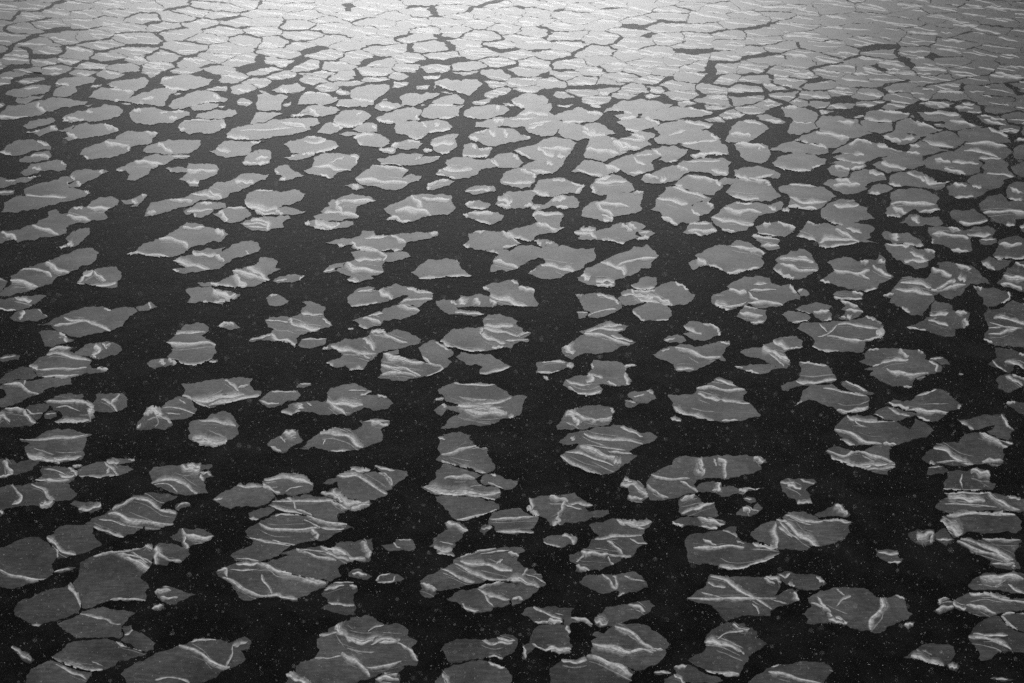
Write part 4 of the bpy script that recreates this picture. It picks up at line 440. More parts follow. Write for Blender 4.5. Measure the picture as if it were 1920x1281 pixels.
f pale floe of frosted patches beside the broad rimmed plate;1230,320 1300,310 1380,305 1440,320 1470,360 1400,385 1310,395 1270,420 1280,360;35 1300,390 1380,382 1460,372;45 1340,325 1370,350;16 1240,315 1280,360
f small layered floe cut by one bold white stripe at upper centre;1310,470 1340,440 1420,420 1520,410 1490,450 1505,490 1450,545 1390,555 1330,520;38 1310,490 1400,480 1490,475;20 1380,550 1450,545
s ;1250,525 1290,515 1325,530 1280,545;25 1260,530 1320,530
f floe with two white hooks on its crown near the top centre;1590,430 1700,390 1800,360 1860,370 1930,370 2060,440 1980,455 1940,470 1880,475 1800,500 1720,490 1650,460;45 1745,380 1800,425;35 1860,370 1880,440;40 1600,435 1670,450;25 2010,410 2060,435;20 1640,400 1740,375
f spiked floe with a dark slit just left of the white arc floe;1550,570 1560,520 1590,480 1640,480 1670,520 1770,510 1740,550 1730,580 1640,580;28 1550,570 1650,582 1740,575;30 1670,520 1770,512
f long slim floe with a dark curl on its back over the level lined floe;910,600 1000,570 1080,555 1200,555 1260,565 1200,600 1260,580 1380,580 1340,610 1240,635 1180,640 1080,640 960,635;20 910,635 1060,645 1140,670;14 1190,605 1250,575 1380,580
f smooth lozenge floe with a bright right fringe in the upper centre;900,290 980,250 1060,225 1180,205 1250,230 1230,265 1200,275 1230,300 1120,310 960,318;35 905,300 960,318 1030,312;30 1195,275 1230,298
s ;595,190 640,150 760,145 880,165 880,185 820,205 700,205;20 600,195 700,208;25 760,148 900,160
s ;315,185 340,120 400,95 500,105 600,135 620,150 570,175 480,190 380,185;28 350,95 470,100 580,115 610,135
s ;230,280 350,230 400,200 500,195 600,205 630,230 590,255 500,275 380,265;30 275,268 360,272;30 400,215 470,275
s ;0,180 10,115 80,105 240,125 200,165 180,230 100,230 10,220
s ;0,250 70,245 160,250 200,255 120,290 40,320 -40,330
s ;120,80 200,40 310,25 370,60 340,85 260,100 160,95;40 180,70 240,95
s ;720,140 710,80 760,55 860,35 1000,45 980,90 930,125 880,160 800,145;20 730,145 880,162
s ;1090,190 1080,130 1130,105 1280,95 1380,105 1280,150 1200,190
s ;890,210 920,180 960,160 1060,175 1110,200 1020,225 940,235;30 920,190 1040,212
f boat shaped floe outlined by a dark lane near upper centre;1560,270 1565,235 1620,205 1740,190 1860,195 1900,230 1860,260 1760,285 1640,290;20 1565,275 1640,292;40 1800,205 1830,210
s ;1240,265 1260,220 1310,185 1420,180 1560,190 1520,230 1520,275 1420,290 1300,290;20 1380,285 1530,290;16 1310,190 1560,192
s ;1320,175 1400,130 1500,110 1560,150 1550,185 1420,180
s ;1330,90 1350,40 1500,80 1600,120 1700,30 1660,0 1400,0 1340,20;30 1360,40 1460,85 1550,115
f wide floe topped by frosty curls above the white hooked floe;1650,355 1660,320 1740,305 1860,290 1960,285 2100,265 2240,270 2280,300 2220,335 2160,390 2100,410 2030,370 2000,345 1900,345 1760,360;40 1780,310 1860,305;20 2040,370 2160,330;14 1900,300 2100,290
@ 960 180 4.0
f pillow floe squeezed between two dark forks at upper centre right;110,240 180,200 300,180 380,205 420,200 340,250 310,290 220,300 160,280 120,260;16 130,215 300,190
f floe with a white burst on its right half at upper centre right;350,280 370,235 440,210 500,220 540,235 590,215 660,215 740,260 770,285 700,300 600,305 500,330 420,315;50 530,265 590,285 650,290;40 600,300 700,298;25 530,235 580,270
f angular floe striped by forked white veins left of the broad channel;200,365 240,335 310,320 400,330 480,360 450,400 420,440 390,470 340,470 220,480 140,470 20,410 60,395;45 195,385 240,420 310,460;30 220,395 440,400;40 340,450 400,460;16 30,410 140,470
f low floe left of the broad channel with a crumbled white knot;80,540 140,505 240,490 290,485 400,470 380,510 340,550 300,580 180,590 110,570;40 260,495 310,520;25 140,560 290,580
f block floe crossed by a long white line right of the broad channel;560,400 580,350 600,320 700,305 780,335 830,380 870,385 850,420 740,460 690,485 620,470 550,460;30 560,400 660,410 800,430;60 765,335 830,390 870,395;20 740,320 800,310
f floe whose back bears a pale saddle right of the long lined block;790,335 860,320 920,300 1010,345 1040,370 980,385 920,400 860,395;30 810,345 900,390 960,395;16 820,320 1000,340
f kite floe folded by a diagonal white seam under the long lined block;450,570 490,540 545,490 640,505 700,520 800,550 780,565 740,575 670,600 600,595 510,570;40 700,520 790,555 850,568;20 490,555 600,590 680,600
f mottled floe with a dark spot beneath a thin fork of cracks;720,520 770,490 840,465 900,450 1000,490 1050,520 1060,550 990,575 920,595 860,575 790,550;22 910,460 950,500 1000,515;20 880,580 990,575
f rounded floe wedged under an arched dark lane at right centre;1050,400 1130,385 1220,385 1310,405 1290,440 1240,470 1180,490 1100,480 1130,455 1090,435;25 1060,410 1120,450;25 1180,500 1260,490
s ;910,450 1000,415 1050,415 1120,455 1040,495 990,490;14 930,450 1050,440
f bent floe with a bright lower left knot on the lane's lower side;970,630 1010,590 1120,560 1240,530 1300,540 1340,560 1280,590 1210,630 1120,650 1010,650;45 1110,640 1160,625;25 1000,590 1100,620;35 1240,525 1320,560
f broad floe with a white back line below the arched dark lane;1250,520 1290,490 1400,480 1540,480 1640,500 1610,530 1620,580 1580,595 1480,570 1340,565;30 1490,560 1590,580 1620,605;16 1300,495 1560,490
f wide roof shaped floe with a flat white eave at right centre;1270,370 1340,350 1480,335 1550,340 1610,390 1620,440 1480,430 1360,400;35 1345,450 1480,438 1610,440;25 1270,360 1400,345 1540,335
f clear triangular white slab under the flat eaved floe;1345,445 1400,435 1480,438 1420,460 1370,470;50 1350,455 1470,442
f long smooth floe above the flat eaved floe;1100,310 1170,265 1300,255 1460,265 1500,300 1560,320 1540,335 1340,345 1260,350 1200,330;35 1490,290 1550,325;16 1170,300 1300,262
s ;1070,325 1180,305 1240,330 1260,350 1180,360 1100,355
f floe with a small dark nick in its back right of the eaved floe;1665,370 1700,360 1850,370 1915,385 1935,440 1900,490 1860,500 1760,480 1720,430;30 1680,360 1820,370 1900,390;14 1850,405 1870,370
f thin floe with a bright left rim below the square dark crossing;1660,560 1740,545 1880,545 1940,560 2010,590 1990,620 1860,620 1800,630 1690,600;30 1670,600 1780,625;20 1820,620 1960,590
s ;1560,640 1600,620 1680,620 1690,640 1640,660 1580,660
s ;0,35 60,5 150,-5 230,5 265,30 258,55 210,75 130,92 40,68;25 0,50 90,85
s ;100,110 180,75 290,65 300,95 270,130 330,160 360,180 250,190 120,210 20,215 10,180 60,140;25 60,140 160,130 270,150
s ;310,150 400,120 500,95 640,120 680,140 640,175 520,195 390,195 360,165;20 380,200 540,195;25 560,120 670,140
s ;690,125 720,95 800,60 960,35 1080,45 1200,70 1180,80 1080,105 980,125 900,125;25 720,115 900,130
s ;790,200 880,165 1000,165 1090,200 1100,215 1040,240 940,265 870,255;30 1000,165 1060,185 1110,205;25 850,255 950,268
s ;1070,240 1140,210 1300,195 1420,200 1500,215 1480,235 1300,250 1180,260 1120,285;25 1300,195 1400,215 1490,235
s ;770,150 900,130 940,140 930,160 830,180;25 800,175 930,162
s ;960,160 1000,130 1160,95 1240,90 1420,110 1500,130 1420,155 1260,165 1180,180 1060,175;25 1300,75 1400,100 1500,130
s ;1620,300 1650,240 1700,200 1820,190 1890,220 1920,250 1840,300 1760,340 1680,345 1600,335;30 1640,285 1740,290 1790,300;20 1740,190 1880,215
s ;890,290 950,275 1030,280 1070,295 1020,325 1010,335 940,310;30 900,290 1000,325
@ 1440 190 4.0
f bulging floe under an arched dark lane ringed by channels at right;40,460 80,425 180,405 260,400 360,420 430,440 420,475 340,490 320,510 240,520 130,510 60,490;35 60,490 140,515 320,522;35 330,500 420,487
f small cup floe held in a dark loop right of the bulging floe;450,510 480,490 540,490 610,515 590,560 540,570 480,550;35 500,490 560,500 610,518
f flat floe with a slanting white gash left of a dark fork;790,480 830,460 900,460 1020,500 1080,510 1000,515 930,520 900,535 850,510;45 850,465 920,480 1000,505 1070,512
f smooth wedge floe fringed white on top below the cup floe;600,590 640,540 720,520 790,525 870,555 880,590 780,600 730,630 660,625;30 760,525 800,545 870,552
f fish shaped floe with a white flame mark at its middle right;420,625 450,600 530,590 620,600 700,625 740,655 680,680 590,690 500,665;35 490,632 600,625 690,628;30 500,590 590,600 620,620
f wide floe with a bright kinked seam at its lower right;920,590 930,560 1000,535 1100,530 1180,560 1260,610 1350,600 1290,660 1250,665 1160,640 980,640 910,620;40 1170,560 1220,615 1360,600;28 1040,540 1130,570 1180,600;25 910,620 1000,640
s ;750,690 780,650 830,630 900,640 930,660 880,680 830,695;30 760,690 840,692
f leaf floe with white tucked corners near the right margin's lanes;1350,640 1400,620 1500,630 1560,650 1650,670 1600,700 1500,725 1420,720 1360,700;40 1390,625 1490,638;20 1400,725 1540,715
f long lined floe on the right with a pale trailing seam;860,430 920,410 1040,390 1140,400 1150,440 1160,480 1080,500 1000,495 900,455;25 1040,385 1140,395
f bright backed floe with long parallel white lines at right;490,395 600,330 680,290 760,320 860,330 980,370 1030,390 900,410 800,425 700,400 580,390;35 610,330 690,290 780,325;32 820,330 920,350 1010,375;28 540,400 640,405 720,400
s ;490,420 560,405 700,405 800,420 760,450 640,460 560,440;25 510,435 640,462 730,465
s ;470,470 560,450 700,465 730,490 640,515 560,490;25 620,510 720,490
f broad dim floe with a dark nick near the right lanes;1170,470 1200,430 1300,400 1460,340 1560,420 1600,470 1580,530 1500,550 1380,530 1260,510;30 1250,435 1370,462;25 1380,455 1580,470;30 1320,510 1400,525 1480,550
f large dark floe of fine white lines by the right margin;1440,390 1480,320 1600,310 1760,330 1830,380 1760,430 1600,435 1500,410;25 1480,320 1660,315 1800,345;22 1470,370 1600,380 1740,430;18 1580,430 1750,432
f smooth sloping floe above the long dark diagonal lane at right;1150,300 1200,260 1300,240 1400,250 1470,290 1440,330 1380,350 1260,340;28 1160,300 1260,325 1390,345
s ;1070,370 1080,330 1140,305 1260,345 1350,370 1240,395 1160,400 1100,385;25 1060,330 1140,345
s ;860,260 960,225 1060,260 1140,265 1100,300 1020,320 940,300;40 860,265 940,290 1000,300;25 1000,290 1100,280
f wide seamed floe with a pale right tail above the arched lane;220,290 260,260 350,235 440,245 600,275 580,310 520,340 430,345 300,310;30 360,235 480,255 610,280;25 190,300 300,310
s ;20,365 100,330 200,305 280,330 440,350 450,385 380,400 280,385 140,385;28 310,320 390,330 440,355
f big smooth plate with a white lower right hem high on the right;360,170 400,125 520,120 660,140 680,180 740,215 780,240 680,265 600,270 480,240 410,225 400,200;35 350,230 480,250 600,275;25 520,155 650,160
s ;100,60 200,45 300,70 370,110 340,160 200,150 130,110;28 100,42 220,45
s ;150,230 170,180 200,155 330,165 370,200 310,225 220,245;25 190,150 330,165
f pebble shaped floe between white strands high on the right;730,130 740,90 840,75 960,85 1060,100 1020,130 920,150 820,150;28 830,70 950,80 1060,95;22 720,135 850,150 930,152
s ;720,200 700,150 780,150 920,160 930,220 830,235 770,225
s ;960,215 970,160 1060,140 1200,190 1290,215 1200,250 1150,260 1060,235;35 1060,120 1170,170 1280,195;28 1120,170 1260,200 1390,222
s ;1120,90 1240,90 1380,90 1440,110 1420,140 1340,155 1180,140;35 1170,88 1300,92 1430,108
s ;1340,160 1450,140 1600,190 1560,210 1420,215 1330,195;25 1360,150 1460,160 1560,190
s ;1430,230 1540,210 1660,210 1780,260 1820,310 1680,305 1500,300 1440,260;30 1650,200 1740,240 1830,260
s ;1610,500 1640,440 1740,435 1800,480 1780,500 1700,495 1640,520
s ;1500,600 1530,570 1640,560 1740,590 1760,620 1700,650 1600,650 1530,630;30 1530,635 1600,655
s ;1620,560 1640,510 1780,505 1850,570 1760,590;18 1640,545 1760,550 1840,570
f dim slanted floe at the far right edge beside the dark margin;1800,650 1840,620 1990,610 1990,720 1900,700 1840,680;35 1820,655 1900,690
s ;1830,500 1900,470 1990,440 1990,540 1900,560 1860,540
s ;1850,360 1940,330 1990,340 1990,420 1900,430 1850,420
"""
LEADS = """
@ 0 0 3
14 40,150 120,90 250,50 330,10
22 20,300 100,245 200,205 320,180 420,165
10 300,270 420,255 520,230 620,215 700,190 790,185
8 420,150 560,160 650,120 760,80 900,45
26 140,300 210,330 300,330 330,300 400,275 460,250
30 470,60 510,75
14 830,140 900,90 960,55 1040,40 1120,20 1180,0
12 1090,110 1000,130 920,180 890,215 960,250
26 1010,250 900,275 830,305 760,340 700,350 640,365
16 760,345 830,385 720,420 640,440 580,440 520,480 440,515 380,540
16 380,410 430,380 520,340 560,345
14 500,325 600,295 690,275 720,250
14 1190,260 1120,300 1050,320 960,340 1000,370 960,410 1050,410 1180,375
46 1490,290 1420,370 1330,420
16 1380,450 1310,520
40 1750,290 1680,330 1640,370
16 1810,360 1740,410 1680,440 1600,470 1480,520 1380,525 1290,580
40 860,450 800,530 740,560
18 1210,460 1130,500 980,550 950,590
34 300,460 280,510 300,545 480,555 600,570 700,600 800,600 940,605 1060,625
44 450,480 440,540
14 1060,625 1200,620 1290,600 1350,550
40 40,570 100,570
55 690,640 690,720 800,715 950,715 1050,650
44 0,670 150,665 300,640 400,610
64 1310,640 1320,700 1260,740 1180,770 900,770
60 30,710 100,760 330,750 330,690
10 1320,700 1500,690 1600,660 1720,660 1900,630
18 1640,620 1700,520 1730,490 1690,450
22 1590,620 1650,580
12 1840,590 1920,560
26 1900,640 1780,740 1640,790 1520,810
16 0,500 150,480 300,455 380,420
24 0,400 100,380 200,385
14 1240,110 1350,70 1450,15
14 1280,230 1350,170 1430,145 1490,95
14 1580,140 1650,90
10 1640,180 1740,150 1840,120 1920,130
10 1350,220 1480,200
10 1600,270 1720,240 1850,235
10 1120,220 1250,240
12 180,130 300,70
@ 640 0 3
26 30,60 60,30
12 130,110 200,95
14 430,40 560,25
40 520,60 540,110
20 690,60 760,35 830,20
14 980,40 1010,45
14 1220,60 1330,45
12 1500,50 1560,45
34 520,190 590,230 640,300 660,340 590,355 480,350 400,370
40 340,260 400,300 440,340
14 270,240 330,210 400,175
30 60,280 130,320 150,390 100,440 40,480 0,490
12 50,490 200,470 300,480
60 440,420 460,460 400,500 310,520 260,550 310,580
14 460,460 600,455 720,440 800,400 890,380
40 660,440 740,440
16 820,250 870,210
20 820,270 920,280 770,320
14 1130,280 1010,300 980,360 940,380
24 1070,240 1150,210 1180,170
26 1390,160 1440,170
24 1650,150 1760,160 1780,190 1710,220
16 1740,130 1850,110
16 1380,270 1300,310 1170,370
14 1480,245 1560,235
16 1660,280 1570,340
26 1790,330 1860,350 1790,390
14 1840,290 1900,290
26 930,420 1000,450 1110,440 1200,430
16 1000,450 1000,510 910,580
16 1430,370 1370,440 1380,480
22 1720,380 1660,410 1600,430
30 1850,440 1870,460
16 1790,480 1790,540
24 1330,490 1200,520 1100,530
38 1160,570 1250,575 1340,550
20 790,490 790,530
30 700,550 750,550 700,590 670,640 690,665 850,665
26 860,660 1000,640 1060,605
14 920,600 990,620
30 1320,610 1200,620 1170,660
18 600,540 480,580 350,600 230,630
34 200,580 180,650 240,690
64 240,720 290,760 350,780
14 470,610 440,680 600,675
60 620,700 750,700
12 0,730 120,700 180,650
24 390,785 560,755 700,720 980,710
90 0,790 60,830
44 100,850 200,865 300,840
12 280,820 340,780
40 500,800 420,850 560,870
60 690,790 620,860 480,900 200,910
44 870,820 1000,800 1110,775
12 720,790 860,830
14 1050,720 1100,770 1190,760 1230,710 1260,690
22 1190,760 1330,800 1400,770 1520,750
90 1340,820 1310,900 1230,960
56 1470,660 1540,690 1600,750
18 1540,580 1460,630
8 1840,600 1660,650 1560,640
22 1740,740 1780,760 1750,800 1920,825
8 1800,690 1750,740
28 1390,880 1480,910 1580,860 1700,850
14 1680,830 1780,820
20 990,880 1060,915 1100,900
26 1040,930 900,960
@ 1280 0 3
16 370,160 460,150 510,100
12 190,180 260,160
30 60,290 130,290
56 190,350 200,400 150,440
16 200,345 340,350
24 380,330 430,290
14 480,390 420,430 350,470 310,510 320,540 260,560 270,610
16 180,630 150,660
16 80,550 110,515
14 430,650 340,665 260,710 180,735 0,725
14 440,490 490,540 460,570
14 520,470 540,490
12 650,540 670,575
12 600,600 530,610 510,630
16 560,650 610,680
10 480,730 420,770 350,800
30 200,790 270,810 290,880 310,910
38 110,880 240,885
12 860,360 700,400
20 700,450 840,430
20 660,260 670,290
20 800,510 860,520
36 890,560 990,560
40 930,630 1060,620
24 980,690 1050,740
12 730,610 790,650 740,690 770,730 680,760 620,790 520,840
14 790,655 950,650
24 1180,740 1180,690 1260,660 1290,590
18 1190,740 1000,770 920,800
10 1450,740 1350,790 1220,810
12 1540,740 1650,730 1730,720
26 1340,920 1400,890 1550,830 1600,790
50 1840,920 1860,860
24 1830,780 1910,770
30 1690,930 1680,980
28 490,900 560,870 700,860 790,880 850,880
28 250,960 310,930 480,930 500,950 580,970 700,970
26 820,900 810,960
40 930,970 1060,930 1180,880 1260,830
18 1070,950 1150,985 1250,960 1340,940
30 1080,270 1130,265
30 1090,380 1110,400
26 1200,310 1300,370
30 1400,320 1430,330
14 1130,550 1160,480 1280,455
14 1400,520 1470,495
30 1560,500 1570,480
30 1590,570 1650,570
16 1660,650 1770,620
16 1500,570 1560,560
@ 1440 240 3.992
26 420,430 500,490 740,500 860,560
26 740,440 900,420 960,460
24 1250,500 1340,420 1480,400 1500,360 1610,300
24 1560,590 1580,530 1750,470 1780,420 1916,400
40 1500,370 1520,420
24 880,330 900,400
"""

# ------------------------------------------------------------------ helpers
rng = random.Random(7)
CP, SP = math.cos(PITCH), math.sin(PITCH)
def ground(x, y):
    """point of the sea surface seen at (x, y) of the frame"""
    dx = (x - PW / 2) / FPX
    dy = (PH / 2 - y) / FPX
    fy = CP + dy * SP
    fz = -SP + dy * CP
    t = CAM_H / -fz
    return Vector((dx * t, fy * t, 0.0))
def aspect(y):
    """how much wider than tall a floe looks at that height of the frame"""
    return 2.0 + max(0.0, 330.0 - y) * 0.0055

def link(o):
    scene.collection.objects.link(o)
    return o

def new_mesh(name, verts, faces, mat, frost=None, uvs=None):
    me = bpy.data.meshes.new(name)
    me.from_pydata([tuple(v) for v in verts], [], faces)
    if frost is not None:
        a = me.attributes.new("frost", 'FLOAT', 'POINT')
        a.data.foreach_set("value", frost)
    if uvs is not None:
        a = me.attributes.new("along", 'FLOAT_VECTOR', 'POINT')
        a.data.foreach_set("vector", [c for u in uvs for c in (u[0], u[1], 0.0)])
    me.materials.append(mat)
    me.update()
    return me

# ------------------------------------------------------------------ materials
def ice_material(name):
    m = bpy.data.materials.new(name)
    m.use_nodes = True
    nt = m.node_tree
    N, L = nt.nodes, nt.links
    P = N["Principled BSDF"]
    geo = N.new("ShaderNodeNewGeometry")
    def tex(scale, detail, vec, rough=0.55):
        n = N.new("ShaderNodeTexNoise")
        n.inputs["Scale"].default_value = scale
        n.inputs["Detail"].default_value = detail
        n.inputs["Roughness"].default_value = rough
        L.new(vec, n.inputs["Vector"])
        return n.outputs["Fac"]
    def mth(op, a, b=None, c=None, clamp=False):
        n = N.new("ShaderNodeMath"); n.operation = op; n.use_clamp = clamp
        for i, v in enumerate((a, b, c)):
            if v is None: continue
            if isinstance(v, (int, float)): n.inputs[i].default_value = v
            else: L.new(v, n.inputs[i])
        return n.outputs[0]
    def mrange(v, a, b, c, d):
        n = N.new("ShaderNodeMapRange")
        n.inputs[1].default_value, n.inputs[2].default_value = a, b
        n.inputs[3].default_value, n.inputs[4].default_value = c, d
        L.new(v, n.inputs[0])
        return n.outputs[0]
    pos = geo.outputs["Position"]
    stretch = N.new("ShaderNodeMapping")
    stretch.inputs["Scale"].default_value = (0.35, 2.2, 1.0)
    stretch.inputs["Rotation"].default_value = (0, 0, 0.12)
    L.new(pos, stretch.inputs[0])
    big = tex(0.55, 4, pos)
    mid = tex(5.0, 5, pos, 0.65)
    grain = tex(38.0, 3, pos, 0.7)
    hair = tex(5.5, 6, stretch.outputs[0], 0.7)
    # thin grey ice: darker where it is thinner, with faint hairlines and blotches
    base = mrange(big, 0.34, 0.66, ICE_LO * 0.8, ICE_HI * 1.15)
    base = mth('MULTIPLY', base, mrange(mid, 0.3, 0.7, 0.72, 1.3))
    base = mth('MULTIPLY', base, mrange(grain, 0.3, 0.7, 0.84, 1.16))
    base = mth('MULTIPLY', base, mrange(hair, 0.42, 0.78, 0.9, 1.9))
    tone = N.new("ShaderNodeAttribute"); tone.attribute_name = "tone"
    oi = N.new("ShaderNodeObjectInfo")
    base = mth('MULTIPLY', base, mrange(oi.outputs["Random"], 0, 1, 0.8, 1.25))
    base = mth('MULTIPLY', base, mth('ADD', tone.outputs["Fac"], 1.0))
    # frost: rafted and crumbled ice in streaks along each ridge
    fr = N.new("ShaderNodeAttribute"); fr.attribute_name = "frost"
    al = N.new("ShaderNodeAttribute"); al.attribute_name = "along"
    mp = N.new("ShaderNodeMapping")
    mp.inputs["Scale"].default_value = (1.1, 13.0, 1.0)
    L.new(al.outputs["Vector"], mp.inputs[0])
    fil = tex(1.0, 6, mp.outputs[0], 0.68)
    brk = tex(9.0, 6, pos, 0.72)
    f = mth('MULTIPLY', fr.outputs["Fac"], mrange(fil, 0.34, 0.62, 0.16, 1.9))
    f = mth('MULTIPLY', f, mrange(brk, 0.34, 0.6, 0.35, 1.3))
    f = mth('MINIMUM', mth('MAXIMUM', f, 0.0), 1.0)
    col = mth('ADD', mth('MULTIPLY', base, mth('SUBTRACT', 1.0, f)), mth('MULTIPLY', f, 0.84))
    comb = N.new("ShaderNodeCombineColor")
    for i in range(3): L.new(col, comb.inputs[i])
    L.new(comb.outputs[0], P.inputs["Base Color"])
    P.inputs["IOR"].default_value = ICE_IOR
    wet = mth('MULTIPLY', mrange(big, 0.34, 0.66, 0.40, 0.58), mrange(mid, 0.3, 0.7, 0.8, 1.2))
    wet = mth('MULTIPLY', wet, mrange(oi.outputs["Random"], 0, 1, 1.1, 0.9))
    L.new(mth('MULTIPLY', wet, mth('ADD', tone.outputs["Fac"], 1.0)), P.inputs["Specular IOR Level"])   # glazed and dull patches
    P.inputs["Roughness"].default_value = ICE_ROUGH
    bump = N.new("ShaderNodeBump")
    bump.inputs["Strength"].default_value = 0.25
    bump.inputs["Distance"].default_value = 0.004
    L.new(mth('ADD', mth('MULTIPLY', mid, 0.7), mth('MULTIPLY', grain, 0.3)), bump.inputs["Height"])
    L.new(bump.outputs[0], P.inputs["Normal"])
    return m

ICE = ice_material("thin_sea_ice")

def water_material():
    m = bpy.data.materials.new("black_sea_water")
    m.use_nodes = True
    N, L = m.node_tree.nodes, m.node_tree.links
    P = N["Principled BSDF"]
    P.inputs["Base Color"].default_value = (0.007, 0.007, 0.007, 1)
    P.inputs["IOR"].default_value = 1.33
    P.inputs["Specular IOR Level"].default_value = WATER_SPEC
    P.inputs["Roughness"].default_value = WATER_ROUGH
    geo = N.new("ShaderNodeNewGeometry")
    n1 = N.new("ShaderNodeTexNoise"); n1.inputs["Scale"].default_value = 2.2; n1.inputs["Detail"].default_value = 4
    L.new(geo.outputs["Position"], n1.inputs["Vector"])
    b = N.new("ShaderNodeBump"); b.inputs["Strength"].default_value = 0.18; b.inputs["Distance"].default_value = 0.05
    L.new(n1.outputs["Fac"], b.inputs["Height"])
    L.new(b.outputs[0], P.inputs["Normal"])
    # grease ice: faint grey slush skins drifting in patches
    n2 = N.new("ShaderNodeTexNoise"); n2.inputs["Scale"].default_value = 0.5; n2.inputs["Detail"].default_value = 7; n2.inputs["Roughness"].default_value = 0.7
    L.new(geo.outputs["Position"], n2.inputs["Vector"])
    r = N.new("ShaderNodeMapRange")
    r.inputs[1].default_value, r.inputs[2].default_value = 0.45, 0.8
    r.inputs[3].default_value, r.inputs[4].default_value = 0.004, 0.018
    L.new(n2.outputs["Fac"], r.inputs[0])
    L.new(r.outputs[0], P.inputs["Base Color"])
    return m
WATER = water_material()

def snow_material():
    m = bpy.data.materials.new("snow_flake")
    m.use_nodes = True
    P = m.node_tree.nodes["Principled BSDF"]
    P.inputs["Base Color"].default_value = (0.62, 0.62, 0.62, 1)
    P.inputs["Roughness"].default_value = 0.8
    return m
SNOW = snow_material()

# ------------------------------------------------------------------ water: one sheet to the horizon
S = 4000.0
water = link(bpy.data.objects.new("water", new_mesh("water", [(-S, -S, 0), (S, -S, 0), (S, S, 0), (-S, S, 0)], [(0, 1, 2, 3)], WATER)))
water["kind"] = "structure"

# ------------------------------------------------------------------ outlines
def fractal(pts, r, levels=3, amp=0.085, step=7.0):
    """break a traced outline (frame units) into a torn ice edge"""
    for lv in range(levels):
        out = []
        n = len(pts)
        for i in range(n):
            a, b = pts[i], pts[(i + 1) % n]
            out.append(a)
            dx, dy = b[0] - a[0], b[1] - a[1]
            d = math.hypot(dx, dy)
            if d < step * 0.55: continue
            k = r.gauss(0, 1)
            k = max(-2, min(2, k)) * amp * (1.0 if lv else 0.75)
            t = 0.5 + r.uniform(-0.15, 0.15)
            out.append((a[0] + dx * t - dy * k * 1.25, a[1] + dy * t + dx * k * 0.7))
        pts = out
    return pts

def smooth(pts, n=6):
    if len(pts) < 3:
        a, b = pts[0], pts[-1]
        return [(a[0] + (b[0] - a[0]) * i / n, a[1] + (b[1] - a[1]) * i / n) for i in range(n + 1)]
    out = []
    P = [pts[0]] + list(pts) + [pts[-1]]
    for i in range(1, len(P) - 2):
        p0, p1, p2, p3 = P[i - 1], P[i], P[i + 1], P[i + 2]
        for j in range(n):
            t = j / n
            out.append(tuple(0.5 * (2 * p1[k] + (p2[k] - p0[k]) * t + (2 * p0[k] - 5 * p1[k] + 4 * p2[k] - p3[k]) * t * t
                             + (-p0[k] + 3 * p1[k] - 3 * p2[k] + p3[k]) * t ** 3) for k in (0, 1)))
    out.append(tuple(pts[-1]))
    return out

def slab(pts, top, origin):
    """torn-edged slab of ice: flat top, crumbly wall going under water"""
    n = len(pts)
    g = [ground(*p) - origin for p in pts]
    area = sum(g[i].x * g[(i + 1) % n].y - g[(i + 1) % n].x * g[i].y for i in range(n))
    if area < 0: g.reverse()
    verts = [(v.x, v.y, top) for v in g] + [(v.x, v.y, top - 0.0004) for v in g]
    frost = [0.0] * n + [0.0] * n
    c = sum(g, Vector()) / n
    for v in g:                       # the wall leans out a little under the water line
        o = (v - c).normalized() * 0.008
        verts.append((v.x + o.x, v.y + o.y, -0.03)); frost.append(0.05)
    for i in range(n, 2 * n): frost[i] = max(0.0, 0.55 * mnoise.noise(Vector((verts[i][0] * 0.9, verts[i][1] * 0.9, top * 999))))
    faces = [tuple(range(n))]
    for i in range(n):
        j = (i + 1) % n
        faces.append((n + i, 2 * n + i, 2 * n + j, n + j))
    return verts, faces, frost

